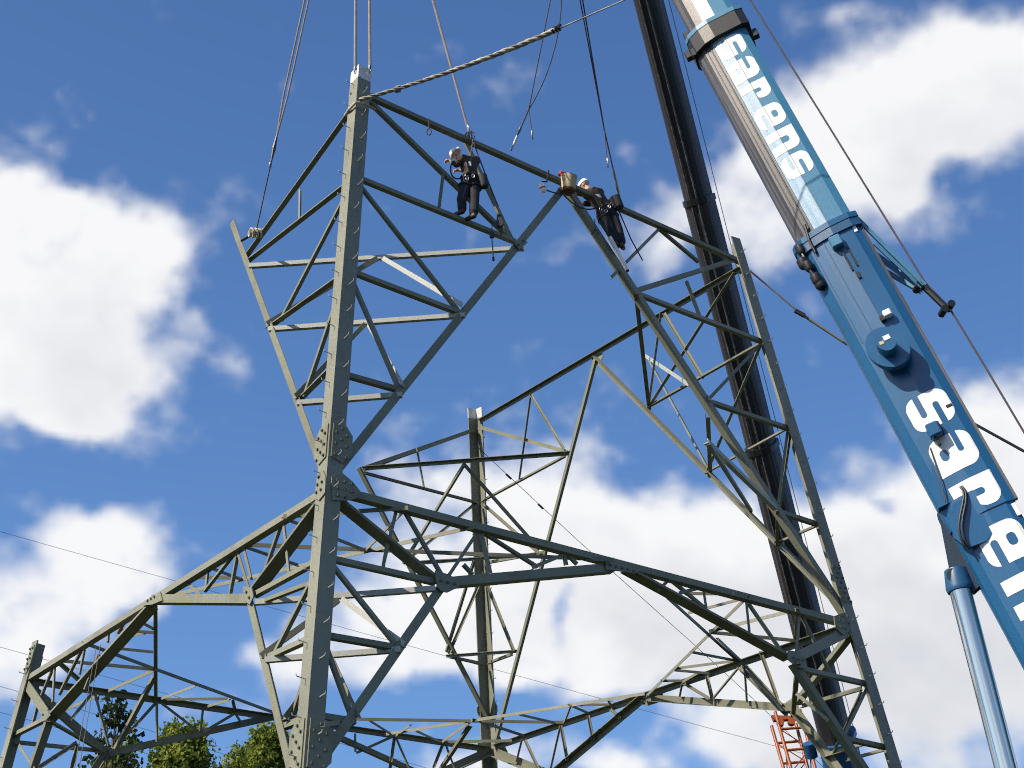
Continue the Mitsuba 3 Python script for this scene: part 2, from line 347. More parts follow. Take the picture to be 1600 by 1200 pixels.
CLS = {'T': ('top_chord', .115), 'C': ('waist_chord', .145), 'D': ('main_diagonal', .165), 'K': ('knee_brace', .22), 'G': ('arch_chord', .175), 'B': ('brace', .10),
       'S': ('strut', .075), 'L': ('lacing_bar', .064), 'H': ('cross_tie', .095), 'W': ('plan_brace', .080)}
OFF = {'T': .036, 'C': .036, 'D': .062, 'K': .040, 'G': .040, 'B': .088, 'S': .112, 'L': .130}
ci = 0
for line in """T nr 0.05 -7.96 21.92 7.95 -0.12 21.61
D nr 0.04 -9.53 12.32 3.96 -4.10 21.60
D nr 9.52 -0.06 12.27 4.08 -3.96 21.69
B nr 0.21 -7.80 21.90 2.99 -5.42 19.48
B nr 0.22 -8.17 19.58 3.00 -5.41 19.49
S nr 0.23 -8.19 19.41 1.96 -6.83 17.13
B nr 0.23 -8.56 17.15 2.03 -6.77 17.06
S nr 0.22 -8.60 16.96 1.05 -8.13 14.80
B nr 0.21 -8.98 14.73 1.07 -8.11 14.76
S nr 2.05 -5.97 21.83 2.94 -5.46 19.54
S nr 1.64 -6.57 20.69 1.58 -6.81 19.62
B nr 5.46 -2.95 19.44 7.82 -0.24 21.63
B nr 5.51 -2.92 19.35 8.30 -0.12 19.35
S nr 8.25 -0.20 19.23 6.83 -1.99 16.98
B nr 6.84 -1.97 16.98 8.71 -0.10 16.99
S nr 8.64 -0.20 16.87 8.16 -1.04 14.57
B nr 8.18 -1.03 14.58 9.10 -0.12 14.55
S nr 6.08 -1.98 21.65 4.93 -3.47 19.54
S nr 6.09 -1.96 21.66 6.96 -1.19 21.11
L nr 6.63 -1.64 20.34 6.87 -1.55 19.39
D nl -0.06 -9.52 12.33 -3.91 -4.17 21.51
B~ nl -0.03 -8.00 21.82 -3.34 -4.99 20.01
B~ nl -0.06 -8.34 19.51 -3.27 -5.08 19.84
S nl -0.20 -8.23 19.34 -1.89 -6.88 17.22
B~ nl -0.08 -8.72 17.08 -2.27 -6.49 17.28
S nl -0.22 -8.64 16.72 -0.95 -8.23 14.73
B~ nl -0.11 -9.02 15.01 -1.17 -8.02 14.72
L nl -1.71 -6.51 20.65 -1.63 -6.73 19.76
T- fr 0.17 7.90 21.61 7.93 0.15 21.48
D= fr 0.22 9.36 12.27 3.97 4.12 21.40
D- fr 9.49 0.08 12.38 3.97 4.12 21.40
B fr 0.20 7.89 21.43 2.99 5.45 19.29
B fr 0.18 8.27 19.21 2.93 5.53 19.21
S fr 0.22 8.24 19.12 2.02 6.82 16.88
B fr 0.20 8.55 17.38 2.06 6.77 16.90
S fr 0.16 8.65 17.03 1.04 8.17 14.59
B fr 0.17 9.04 14.55 0.97 8.24 14.52
L fr 2.02 6.07 21.43 2.94 5.48 19.40
L fr 2.00 6.09 21.45 1.49 6.96 19.22
B fr 7.81 0.28 21.49 5.44 2.98 19.38
B fr 8.29 0.13 19.37 5.40 3.03 19.32
B fr 8.24 0.19 19.33 6.69 2.14 16.92
S fr 8.68 0.13 17.04 6.69 2.14 16.92
S fr 8.72 0.11 16.89 8.14 1.07 14.54
S fr 9.07 0.14 14.56 8.15 1.06 14.54
S fr 5.90 2.17 21.56 5.38 3.05 19.31
S fr 6.00 2.08 21.50 6.85 1.60 19.27
T fl -0.09 8.01 21.42 -2.91 5.53 19.32
D fl 0.35 9.95 12.16 -3.01 5.43 19.30
B fl -0.12 7.98 21.39 -2.89 5.55 19.28
B fl -0.16 8.29 19.19 -2.89 5.56 19.19
S fl -0.15 8.31 19.20 -2.00 6.83 16.92
B fl -0.14 8.59 17.54 -1.91 6.92 16.93
S fl -0.04 8.75 17.18 -1.01 8.19 14.63
B fl -0.13 9.08 14.54 -0.97 8.24 14.56
L fl -1.63 6.65 20.32 -1.48 6.97 19.22
H - -2.96 -5.45 19.44 3.09 -5.35 19.30
H - -2.04 -6.77 17.05 2.02 -6.80 16.95
H - -0.96 -8.25 14.56 1.03 -8.17 14.59
B - -0.07 -5.40 19.37 -2.08 -6.70 17.21
B* - -0.01 -5.40 19.35 1.96 -6.83 17.16
B - 0.00 -6.79 16.94 -0.98 -8.20 14.72
S* - 0.03 -6.79 16.92 1.04 -8.14 14.79
B - 5.30 -3.15 19.21 5.25 3.19 19.35
B - 6.66 -2.24 16.43 6.66 2.16 16.96
S - 8.12 -1.10 14.53 8.14 1.08 14.51
B* - 5.24 4.12 21.41 6.77 -2.05 16.95
S - 5.20 8.25 23.51 6.64 2.17 17.07
B* - 6.66 -4.58 14.77 8.09 -1.11 14.58
S - 6.66 -5.89 14.12 7.63 1.42 15.56
B- - -2.89 5.54 19.32 3.03 5.42 19.23
S- - -1.91 6.92 16.91 2.02 6.82 16.88
S- - -1.00 8.21 14.57 1.04 8.17 14.57
S - 0.01 5.49 19.25 1.91 6.90 17.07
S - -0.01 5.49 19.23 -2.00 6.83 16.92
S - -0.01 6.87 16.86 -1.03 8.16 14.70
C nr 0.04 -9.54 12.24 9.59 -0.01 12.15
C nl -0.01 -9.59 12.18 -9.62 0.01 12.14
C- fr 0.22 9.37 12.21 9.51 0.09 12.14
C- fl -0.06 9.53 12.20 -9.59 0.02 12.11
K~ nr 0.12 -9.48 12.17 1.74 -8.05 10.96
G nr 1.76 -8.04 10.90 4.64 -4.97 12.08
K nr 9.55 -0.07 12.06 8.12 -1.67 11.01
K~ nr 4.91 -4.69 12.16 8.04 -1.75 11.02
D nr 1.78 -8.03 10.83 -0.01 -10.48 6.81
D nr 8.11 -1.70 10.92 10.06 -0.27 7.71
B nr 0.14 -9.67 10.92 1.71 -8.10 10.92
B nr 8.18 -1.64 10.83 9.78 -0.04 10.82
L nr 1.24 -8.36 12.20 1.82 -7.95 11.12
L nr 1.09 -8.51 12.16 0.94 -8.84 11.03
L nr 0.98 -8.73 11.45 0.94 -8.86 10.97
L nr 2.35 -7.26 12.12 1.92 -7.85 11.12
L nr 2.43 -7.17 12.17 2.58 -7.15 11.37
L nr 2.49 -7.11 12.17 3.36 -6.31 11.74
L nr 3.25 -6.43 11.68 3.85 -5.75 12.17
L nr 3.82 -5.78 12.15 3.85 -5.79 11.92
L nr 3.89 -5.71 12.15 4.04 -5.58 12.01
L nr 5.72 -3.88 12.15 5.50 -4.14 11.86
L nr 5.82 -3.79 12.15 6.43 -3.24 11.72
L nr 5.90 -3.74 11.91 6.32 -3.29 12.15
L nr 6.39 -3.21 12.16 6.42 -3.25 11.72
L nr 7.26 -2.35 12.13 7.26 -2.46 11.37
L nr 7.32 -2.29 12.09 7.89 -1.86 11.19
L nr 8.46 -1.15 12.11 8.95 -0.86 10.87
S nr 8.39 -1.21 12.18 8.17 -1.61 11.03
K~ nl -0.16 -9.45 12.13 -1.83 -7.95 11.03
G nl -1.78 -8.04 10.85 -4.89 -4.71 12.20
K~ nl -4.99 -4.62 12.10 -8.32 -1.51 10.76
K nl -9.53 -0.09 12.04 -8.30 -1.50 10.87
D nl -1.81 -8.00 10.86 -0.10 -10.41 6.60
D nl -8.27 -1.55 10.78 -8.88 -1.24 8.93
B nl -0.18 -9.62 10.91 -1.76 -8.04 10.94
B nl -9.95 0.14 10.87 -8.39 -1.43 10.81
L nl -1.27 -8.33 12.21 -1.66 -8.10 11.20
L nl -2.23 -7.37 12.12 -1.92 -7.82 11.35
L nl -2.42 -7.18 12.15 -2.51 -7.23 11.29
L nl -2.52 -7.08 12.16 -3.29 -6.39 11.70
L nl -3.26 -6.35 12.15 -3.25 -6.42 11.71
L nl -3.91 -5.69 12.17 -3.39 -6.29 11.66
L nl -3.93 -5.68 12.15 -4.40 -5.20 12.13
L nl -7.44 -2.17 12.13 -8.08 -1.67 11.27
L nl -7.33 -2.29 12.07 -7.36 -2.35 11.49
L nl -8.51 -1.10 12.11 -8.30 -1.46 11.17
L nl -8.59 -1.02 12.11 -8.88 -0.83 11.53
L nl -8.94 -0.79 11.39 -9.01 -0.80 10.90
L nl -5.84 -3.75 12.23 -6.11 -3.52 11.96
L nl -6.46 -3.15 12.16 -6.43 -3.22 11.88
K fr 9.55 0.07 12.03 8.25 1.55 10.92
G fr 8.10 1.71 10.83 4.70 4.91 12.14
G- fr 4.63 4.98 12.13 2.08 7.70 11.03
K fr 0.29 9.32 12.05 2.00 7.79 10.98
D fr 8.21 1.62 10.74 9.64 0.65 7.93
D fr 2.00 7.79 10.98 0.30 9.93 8.30
B fr 8.35 1.47 10.79 9.60 0.23 10.77
L fr 5.70 3.90 12.16 5.61 4.04 11.88
L fr 5.76 3.85 12.14 6.34 3.35 11.59
L fr 6.33 3.27 12.13 6.42 3.29 11.54
L fr 7.06 2.56 12.06 6.44 3.26 11.59
L fr 7.21 2.40 12.07 7.19 2.56 11.23
L fr 7.24 2.38 12.06 7.95 1.85 10.94
L fr 3.19 6.41 12.17 3.28 6.42 11.53
L fr 2.35 7.25 12.16 1.98 7.79 11.12
L fr 2.39 7.21 12.15 2.52 7.24 11.23
L fr 1.17 8.44 12.15 0.97 8.71 11.63
L fr 1.27 8.34 12.12 1.67 8.09 11.20
L fr 3.81 5.80 12.14 4.05 5.60 11.84
K fl -0.13 9.48 12.12 -1.53 8.22 11.21
G fl -1.53 8.22 11.21 -4.65 4.93 12.30
G fl -4.78 4.81 12.24 -8.07 1.76 10.73
K fl -9.52 0.10 12.03 -8.19 1.64 10.79
D fl -8.16 1.68 10.68 -9.20 1.02 8.40
D fl -1.53 8.22 11.21 -0.54 9.69 8.30
B fl -9.71 0.13 10.70 -8.30 1.53 10.76
L fl -1.22 8.38 12.17 -1.47 8.24 11.48
L fl -1.16 8.44 12.18 -0.95 8.75 11.53
L fl -7.25 2.36 12.07 -7.81 1.95 11.15
L fl -7.24 2.37 12.08 -7.22 2.54 11.14
L fl -7.18 2.43 12.09 -6.44 3.26 11.52
L fl -6.36 3.25 12.11 -6.40 3.30 11.53
L fl -5.74 3.87 12.09 -6.34 3.36 11.54
L fl -5.72 3.90 12.09 -5.59 4.06 11.87
L fl -8.37 1.25 12.06 -8.10 1.71 10.90
L fl -8.42 1.19 12.05 -8.81 0.93 11.33
W w 4.63 -5.18 12.16 -2.15 -7.40 12.16
W w -4.77 -4.79 12.16 2.25 -7.43 12.16
W w -1.02 -8.59 12.16 1.24 -8.56 12.16
L w -1.03 -8.53 12.16 0.05 -6.65 12.16
L w 1.21 -8.54 12.16 0.05 -6.65 12.16
L w -2.17 -7.34 12.16 -1.40 -6.10 12.16
L w 2.25 -7.39 12.16 1.26 -7.04 12.16
W w 5.06 -4.43 12.16 7.01 2.30 12.16
W w 4.68 4.67 12.16 7.17 -2.39 12.16
W w 6.34 -0.26 12.16 8.21 -1.37 12.16
W w 6.38 -0.20 12.16 8.25 0.82 12.16
W w 8.30 -1.31 12.16 8.31 0.93 12.16
L w 5.93 -1.60 12.16 7.17 -2.35 12.16
L w 5.90 -2.90 12.16 6.96 -2.64 12.16
L w 5.47 2.59 12.16 6.28 3.04 12.16
L w 5.51 2.44 12.16 6.89 2.12 12.16
L w 5.91 1.19 12.16 6.95 2.13 12.16
L w 5.10 3.38 12.16 5.62 3.50 12.16
L w 6.00 2.98 12.16 5.61 3.67 12.16
W w 4.64 4.49 12.16 -2.47 6.92 12.16
W w -4.65 4.67 12.16 2.43 6.79 12.16
W w 0.07 5.97 12.16 -1.12 8.10 12.16
W w 0.17 6.00 12.16 1.20 7.94 12.16
W w -1.07 8.04 12.16 0.79 8.34 12.16
L w 1.35 5.69 12.16 2.23 6.81 12.16
L w 2.70 5.12 12.16 3.14 6.11 12.16
L w 2.69 5.25 12.16 2.36 6.84 12.16
L w 2.74 5.13 12.16 3.68 5.29 12.16
L w 3.72 4.87 12.16 3.79 5.88 12.16
L w -1.56 6.72 12.16 -1.12 8.10 12.16
W w -4.63 4.29 12.16 -7.16 -2.37 12.16
W w -4.80 -4.64 12.16 -7.35 2.67 12.16
W w -6.39 -0.12 12.16 -8.26 -1.25 12.16
W w -6.42 -0.03 12.16 -9.91 2.93 12.16
W w -8.30 -1.16 12.16 -8.46 1.59 12.16
L w -5.57 -3.81 12.16 -5.38 -2.98 12.16
L w -6.07 -3.04 12.16 -5.47 -2.73 12.16
L w -6.38 -2.52 12.16 -5.63 -2.77 12.16
L w -6.74 -1.94 12.16 -5.93 -1.43 12.16
L w -7.08 2.32 12.16 -5.89 1.39 12.16
L w -7.05 2.33 12.16 -5.48 2.63 12.16
L w -6.24 3.23 12.16 -5.47 2.75 12.16
L w -5.43 2.82 12.16 -5.69 3.92 12.16
H - -1.55 -8.29 10.68 1.65 -8.18 10.74
B* - -0.02 -8.24 10.64 1.22 -8.81 9.56
B - -0.05 -8.24 10.63 -1.24 -8.79 9.53
H - -1.13 -8.91 9.42 1.18 -8.86 9.46
B - -0.00 -8.89 9.37 -0.50 -9.75 8.18
S - 0.01 -8.89 9.37 0.64 -9.61 8.17
S nr 0.21 -9.60 10.85 1.19 -8.83 9.59
B nr 0.20 -9.84 9.51 1.24 -8.79 9.54
S nr 0.20 -9.85 9.39 0.64 -9.61 8.17
B nr 0.18 -10.08 8.12 0.67 -9.58 8.12
S nl -0.23 -9.60 10.76 -1.08 -8.94 9.58
B nl -0.14 -9.89 9.49 -1.27 -8.75 9.54
S nl -0.18 -9.89 9.21 -0.56 -9.68 8.20
B nl -0.12 -10.14 8.09 -0.67 -9.59 8.11
B - 8.05 -1.76 10.88 8.01 1.83 10.69
S - 8.04 -0.91 10.45 8.61 -1.39 9.71
B fr 7.09 2.52 12.08 8.04 1.80 10.71
B nr 9.00 -1.04 9.46 9.94 -0.10 9.44
S nr 9.71 -0.12 10.75 8.98 -1.06 9.45
S fr 9.59 0.24 10.71 8.90 1.11 9.62
S fr 9.88 0.17 9.40 9.17 0.88 9.40
B fr 8.72 1.29 9.62 9.58 0.43 9.64
B - -8.14 -1.70 10.67 -8.18 1.64 10.77
S nl -9.38 -0.49 10.50 -8.25 -1.79 9.46
S - -8.16 0.05 10.59 -8.09 -1.93 9.59
S - -8.16 0.09 10.60 -8.73 1.18 10.27
B - -6.62 0.46 12.16 -7.98 1.84 10.83
B - -0.12 6.52 12.16 -1.29 8.43 11.45
L nl -1.20 -8.40 12.18 -0.91 -8.89 10.97
L nl -2.39 -7.22 12.10 -1.91 -7.87 11.06
L w -3.10 -6.42 12.16 -2.71 -5.64 12.16
L w -3.64 -5.87 12.16 -2.68 -5.63 12.16
S nl -1.56 -8.27 10.73 -0.18 -9.69 10.53
L w 6.54 0.35 12.16 7.07 2.26 12.16
L nr 2.15 -7.57 11.42 2.30 -7.44 11.26
L fl -3.22 6.39 12.06 -3.22 6.48 11.59
L fl -2.41 7.20 12.12 -3.20 6.49 11.57
L fl -2.35 7.25 12.13 -2.47 7.27 11.29
L fl -2.31 7.30 12.14 -1.99 7.75 11.30
L w -2.54 5.42 12.16 -2.27 6.97 12.16
L w -1.63 6.17 12.16 -2.20 7.12 12.16
L fl -3.78 5.83 12.11 -3.49 6.17 11.80
S - 0.41 -10.73 7.76 0.43 -9.84 8.01
L nl -6.71 -2.97 11.71 -7.03 -2.76 11.01
L fr 7.61 1.97 12.26 7.88 1.90 11.10
""".strip().split('\n'):
    c, pl, *xyz = line.split()
    p, q = V(*map(float, xyz[:3])), V(*map(float, xyz[3:]))
    name, w = CLS[c[0]]
    t = max(.012, w * .09)
    d = unit(q - p); ci += 1
    wv = w
    if c.endswith('='):
        w, wv = w * 1.15, w * .55
    elif c.endswith('~'):                                 # unequal angle, its wide flange inwards
        w, wv = w * .26, w * 1.15
    if pl in FACE:
        n = FACE[pl]; u = unit(np.cross(n, d))
        if u[2] < 0:
            u = -u
        if c.endswith('-'):
            u = -u
        off = OFF.get(c[0], .09) + (ci % 5) * .003
        p, q, v = p - n * off, q - n * off, -n
    elif pl == 'w':                                       # waist plane: upright flange, flat flange on top
        u = V(0, 0, -1); v = unit(np.cross(d, u))
        if v[1] < 0:
            v = -v
        o = V(0, 0, -.02 - .003 * (ci % 7)); p, q = p + o, q + o
    else:                                                 # between two faces: upright flange in front, flat flange below
        v = unit(np.cross(d, V(0, 0, 1)) if abs(d[2]) < .95 else np.cross(d, V(1, 0, 0)))
        if v[1] < 0:
            v = -v
        u = unit(np.cross(v, d))
        if u[2] < 0:
            u = -u
        p, q = p + v * (.003 * (ci % 7)), q + v * (.003 * (ci % 7))
        if c.endswith('-'):
            u, v = -u, -v
    obj(name, angle_bar(p, q, w, t, u, v, wv), 'palesteel' if c[0] == 'H' or c.endswith('*') else ('paint', 'paintold', 'paint', 'paintgrey', 'paintold', 'paint')[(ci * 7 + ci // 5) % 6], PY)

GUSSETS = [
('nl',[(-0.22,-9.31,12.60),(-0.07,-9.46,12.61),(0.03,-9.60,12.38),(0.05,-9.67,12.02),(-0.11,-9.53,11.92),(-0.24,-9.38,12.05)]),
('nr',[(0.03,-9.52,12.44),(0.19,-9.34,12.59),(0.38,-9.17,12.44),(0.52,-9.06,12.26),(0.47,-9.14,12.09),(0.30,-9.34,11.97),(0.06,-9.58,11.90)]),
('nr',[(1.60,-8.16,11.13),(1.84,-7.93,11.11),(2.08,-7.71,11.03),(2.06,-7.75,10.86),(1.85,-8.00,10.66),(1.73,-8.11,10.66),(1.65,-8.18,10.74)]),
('nl',[(-1.98,-7.77,11.22),(-1.67,-8.11,11.04),(-1.59,-8.24,10.78),(-1.68,-8.17,10.63),(-1.91,-7.91,10.83)]),
('nl',[(-5.17,-4.44,12.12),(-4.90,-4.69,12.23),(-4.48,-5.11,12.21),(-4.33,-5.31,11.90),(-4.76,-4.87,11.97)]),
('nr',[(4.39,-5.21,12.17),(4.68,-4.92,12.18),(4.99,-4.61,12.16),(5.15,-4.46,12.11),(5.03,-4.59,12.00),(4.68,-4.95,11.97),(4.40,-5.24,11.92)]),
('nr',[(7.89,-1.87,11.16),(8.19,-1.57,11.18),(8.34,-1.45,11.04),(8.36,-1.47,10.75),(8.11,-1.72,10.72),(7.86,-1.95,10.89)]),
('nr',[(9.02,-0.57,12.23),(9.50,-0.04,12.54),(9.54,-0.09,11.98),(9.21,-0.46,11.73),(9.02,-0.63,11.89)]),
('fr',[(9.28,0.23,12.69),(9.58,-0.08,12.79),(9.51,0.15,11.84),(9.33,0.31,11.93),(9.25,0.35,12.14)]),
('fl',[(-9.59,0.02,12.12),(-9.37,0.20,12.36),(-9.26,0.33,12.20),(-9.30,0.34,11.96),(-9.40,0.25,11.85),(-9.56,0.07,12.00)]),
('fl',[(-8.30,1.51,10.86),(-8.07,1.72,10.96),(-7.93,1.88,10.87),(-7.97,1.89,10.57),(-8.15,1.71,10.51),(-8.27,1.58,10.60)]),
('fr',[(7.93,1.86,11.03),(8.17,1.60,11.10),(8.26,1.54,10.98),(8.22,1.64,10.57),(8.10,1.76,10.55),(7.93,1.89,10.80)]),
('fr',[(4.24,5.36,12.21),(4.67,4.91,12.28),(5.17,4.43,12.15),(5.21,4.43,11.89),(4.64,5.00,11.91)]),
('fr',[(3.74,4.32,21.64),(4.10,3.96,21.62),(4.20,3.90,21.38),(4.08,4.05,21.23),(3.82,4.28,21.38)]),
('fl',[(-0.34,9.23,12.39),(0.01,9.57,12.42),(0.03,9.65,12.00),(-0.29,9.34,11.95),(-0.38,9.23,12.11)]),
('fr',[(0.14,9.42,12.41),(0.43,9.15,12.29),(0.41,9.22,11.95),(0.20,9.45,11.87)]),
('nr',[(2.87,-5.56,19.36),(3.09,-5.30,19.59),(3.21,-5.19,19.51),(3.01,-5.45,19.15)]),
('nl',[(-8.49,-1.31,10.97),(-8.17,-1.64,10.92),(-7.95,-1.89,10.70),(-8.17,-1.68,10.62),(-8.42,-1.41,10.76)]),
('nr',[(0.05,-7.96,21.94),(0.27,-7.74,21.94),(0.30,-7.74,21.77),(0.11,-7.98,21.45)]),
('nl',[(-0.10,-7.89,22.04),(-0.25,-7.73,22.11),(-0.27,-7.74,21.91),(-0.08,-7.99,21.57)]),
]
for i, (fc, pts) in enumerate(GUSSETS):
    n = FACE[fc]
    P = np.array(pts); c0 = P.mean(0); P = c0 + (P - c0) * (.86 if i < 2 else .8)
    o = n * (-.030 if i not in (0, 1) else .006)
    k = obj('gusset_plate', plate([q + o for q in P], n, .022), 'paint', PY)
    ext = np.linalg.norm(P - c0, axis=1).max()
    u = unit(np.cross(n, [0, 0, 1.])); w = np.cross(n, u)
    poly = Polygon([((q - c0) @ u, (q - c0) @ w) for q in P]).buffer(-.05)
    pts = []
    from shapely.geometry import Point
    for a in np.arange(-ext, ext, .15):
        for b in np.arange(-ext, ext, .15):
            if poly.contains(Point(a + .03 * math.sin(b * 40), b)):
                pts.append(c0 + u * a + w * b + o + n * .021)
    if pts:
        obj('bolts', hexbolts(pts, n), 'bolt', k, kind='stuff')

# ------------------------------------------------------------------ front crane: telescopic boom
CR = thing('mobile_crane', 'big blue telescopic crane boom with white lettering, nearest and largest, at the right', 'crane')
bA = V(11.376, -5.854, 12.699)
def R1(s, t, n):
    return bA + bE * s + bT * t + bN * n
def B1(s, t, n):
    m = min(max(n, -.5), .5); q = .005 * s * s if s > -2 else -.02 * s - .02
    return R1(1.037 * s - .07 * t + q - .0147 * s * t * (s > -2) - .137 * m, .894 * t + .34 * m + .0042 * s * t * (s > -2), n)
HALF = [(.10, -.60), (.20, -.56), (.31, -.42), (.385, -.22), (.45, .08), (.45, .43), (.38, .585)]
def profile(k, sh, half=HALF):
    pts = [(n * k, t * k + sh) for n, t in half]
    return pts, [(-n, t) for n, t in reversed(pts)]
def section(s0, s1, k, sh, F=R1, split=None, mats=('blue', 'grease'), parent=CR, label=None, half=HALF, strip=None):
    r, l = profile(k, sh, half)
    ring = r + l
    n = len(ring)
    v = np.array([F(s0, t, a) for a, t in ring] + [F(s1, t, a) for a, t in ring])
    groups = [[], [], []]
    for i in range(n):
        j = (i + 1) % n
        tm = (ring[i][1] + ring[j][1]) / 2
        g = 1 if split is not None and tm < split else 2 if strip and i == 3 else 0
        groups[g] += [(i, j, n + j), (i, n + j, n + i)]
    cap = ears(ring)
    for a, b, c in cap:
        groups[0].append((a, c, b)); groups[0].append((n + a, n + b, n + c))
    key = obj('boom_section', trimesh.Trimesh(v, np.array(groups[0]), process=False), mats[0], parent, **({'label': label} if label else {}))
    if groups[1]:
        obj('underside_plate', trimesh.Trimesh(v, np.array(groups[1]), process=False), mats[1], key)
    if groups[2]:
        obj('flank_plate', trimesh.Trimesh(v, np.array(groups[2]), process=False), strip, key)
    return key
KB, SB, K2, S2, K3, S3 = 1.092, -.04, 1.036, -.02, .94, .06
base_lo = section(-11.6, -.60, 1.045, -.045, label='blue lower length of the boom')
base_up = section(-.61, 6.3, KB, SB, label='blue outer boom section below the lowest collar')
sec2 = section(5.9, 12.3, K2, S2, split=-.20, mats=('bluepale', 'grease'), strip='sheenfacet2', label='second boom section with grey greasy underside')
sec3 = section(11.8, 21.5, K3, S3, split=-.10, mats=('bluepale', 'grease'), strip='sheenfacet3', label='third boom section leaving the picture at the top')
section(21.0, 31.0, .84, .05, split=-.1, mats=('bluepale', 'grease'))
section(30.5, 40.0, .74, .04, split=-.1, mats=('bluepale', 'grease'))
def collar(s0, s1, k, sh, mat, name='collar', half=HALF, F=R1, parent=CR):
    r, l = profile(k, sh, half)
    return obj(name, prism(r + l, lambda a, t, e: F(s1 if e else s0, t, a)), mat, parent)
collar(6.24, 6.37, KB * 1.13, SB, 'blue'); collar(6.04, 6.24, KB * 1.10, SB, 'bluedark')
collar(21.3, 21.6, 1.0, .05, 'bluedark'); collar(30.8, 31.1, .9, .04, 'bluedark')
SQ = [(.2, -.64), (.34, -.56), (.47, -.34), (.53, -.1), (.54, .50), (.48, .66)]
collar(12.42, 12.53, K2 * 1.06, S2 + .02, 'bluepale', half=SQ); collar(11.98, 12.42, K2 * 1.04, S2 + .02, 'black', half=SQ)
for s, t, n in ((11.5, .52, .42), (10.95, .66, .30), (11.4, -.72, .2), (11.0, -.86, .1), (10.92, -.78, .25)):
    obj('collar_lug', boxm(B1(s, t, n), bE, bT, bN, .22, .14, .16), 'black', CR)
collar(20.9, 21.3, 1.02, .05, 'black')
# letters: heavy rounded lower-case shapes, x-height 1, built as flat paint on the boom's plating
def rr(x0, y0, x1, y1, r):
    return sbox(x0 + r, y0 + r, x1 - r, y1 - r).buffer(r, 12)
def glyph(c):
    if c == 's':
        g = rr(0, 0, .86, 1, .27)
        return g.difference(rr(.30, .60, 1.2, .745, .07).union(sbox(.60, .60, 1.2, .66))).difference(rr(-.3, .255, .56, .40, .07).union(sbox(-.3, .34, .2, .40)))
    if c == 'a':
        g = unary_union([rr(0, 0, .88, 1, .27), sbox(.55, 0, .88, .5)])
        return g.difference(rr(-.3, .62, .50, .75, .06)).difference(rr(.28, .20, .56, .385, .09))
    if c == 'r':
        g = unary_union([sbox(0, 0, .32, 1), rr(.1, .40, .74, 1, .26), sbox(.1, .7, .4, 1)])
        return g.difference(rr(.30, -.2, .46, .70, .08)).difference(sbox(.28, -.1, .9, .46))
    if c == 'e':
        g = rr(0, 0, .88, 1, .28)
        return g.difference(rr(.30, .585, .58, .79, .09)).difference(rr(.30, .21, 1.2, .385, .085))
    if c == 'n':
        g = unary_union([rr(0, .3, .88, 1, .27), sbox(0, 0, .32, 1), sbox(.56, 0, .88, .5)])
        return g.difference(rr(.32, -.3, .56, .72, .11)).difference(sbox(.32, -.1, .56, .3))
def lettering(word, s_top, adv, h, t0, k, sh, parent, cond=1.0, half=HALF):
    """letters run down the boom, their feet towards the underside; t0: where the feet stand (normalised profile height)"""
    P = np.array(profile(k, sh, half)[0]); seg = np.linalg.norm(np.diff(P, axis=0), axis=1); arc = np.r_[0, np.cumsum(seg)]
    a0 = np.interp(t0 * k + sh, P[:, 1], arc)
    for i, ch in enumerate(word):
        g = glyph(ch)
        parts = []
        for j in range(len(seg)):
            lo, hi = (arc[j] - a0) / h, (arc[j + 1] - a0) / h
            piece = g.intersection(sbox(-1, lo, 3, hi))
            tang = (P[j + 1] - P[j]) / seg[j]; nor = np.array([tang[1], -tang[0]])
            for pc in getattr(piece, 'geoms', [piece]):
                if pc.is_empty or pc.geom_type != 'Polygon' or pc.area < 1e-5:
                    continue
                v2, f = trimesh.creation.triangulate_polygon(pc, engine='earcut')
                pts = []
                for x, y in v2:
                    q = P[j] + tang * (a0 + y * h - arc[j]) + nor * .006
                    pts.append(R1(s_top - i * adv - x * h * cond, q[1], q[0]))
                parts.append(trimesh.Trimesh(np.array(pts), f, process=False))
        obj('letter', cat(parts), 'white', parent)
lettering('sarens', 11.90, .72, .62, -.17, K2, S2, sec2, cond=1.08)
lettering('sarens'[:3], 2.02, .965, .83, -.30, KB, SB, base_up, cond=1.02)
lettering('ens', -.90, 1.02, .83, -.30, 1.045, -.045, base_lo, cond=1.06)

# reinforcement: sleeve tongue, lug for the lift cylinder, gusset box
def nplate(pts, n0, n1):
    return prism(pts, lambda s, t, e: B1(s, t, .40) + bN * ((n1 if e else n0) - .40))
nb = .40
obj('sleeve_tongue', nplate([(-.54, -.20), (-.98, -.22), (-1.06, -.40), (-1.06, -.80), (-.80, -.94), (-.42, -.84), (-.2, -.62), (-.18, -.2)], .36, .455), 'blue', CR)
obj('gusset_box', nplate([(.80, -.58), (-.16, -.93), (-.12, -.50)], .0, .37), 'blue', CR)
lug = obj('cylinder_lug', nplate([(.2, -.70), (-.16, -.98), (-.3, -.99), (-1.44, -1.38), (-1.60, -1.30), (-1.70, -1.06), (-1.55, -.60), (-.4, -.5)], -.03, .06), 'lugshaded', CR)
obj('cylinder_lug', nplate([(.2, -.70), (-.16, -.98), (-.3, -.99), (-1.44, -1.38), (-1.60, -1.30), (-1.70, -1.06), (-1.55, -.60), (-.4, -.5)], -.16, -.10), 'lugshaded', CR)
def disc(s, t, n0, n1, r, seg=36):
    g = np.arange(seg) * 2 * np.pi / seg
    return prism([(s + r * math.cos(x), t + r * math.sin(x)) for x in g], lambda a, b, e: B1(a, b, .45 if n1 > .3 else .0) + bN * ((n1 if e else n0) - (.45 if n1 > .3 else .0)))
obj('cylinder_pin', disc(-1.40, -1.12, -.24, .20, .14, 20), 'black', CR)
pin = V(-1.45, -.965, 0); dirc = unit(V(-4.80, -1.73, 0) - pin)
rod0, rod1 = pin + dirc * .05, pin + dirc * 6.0
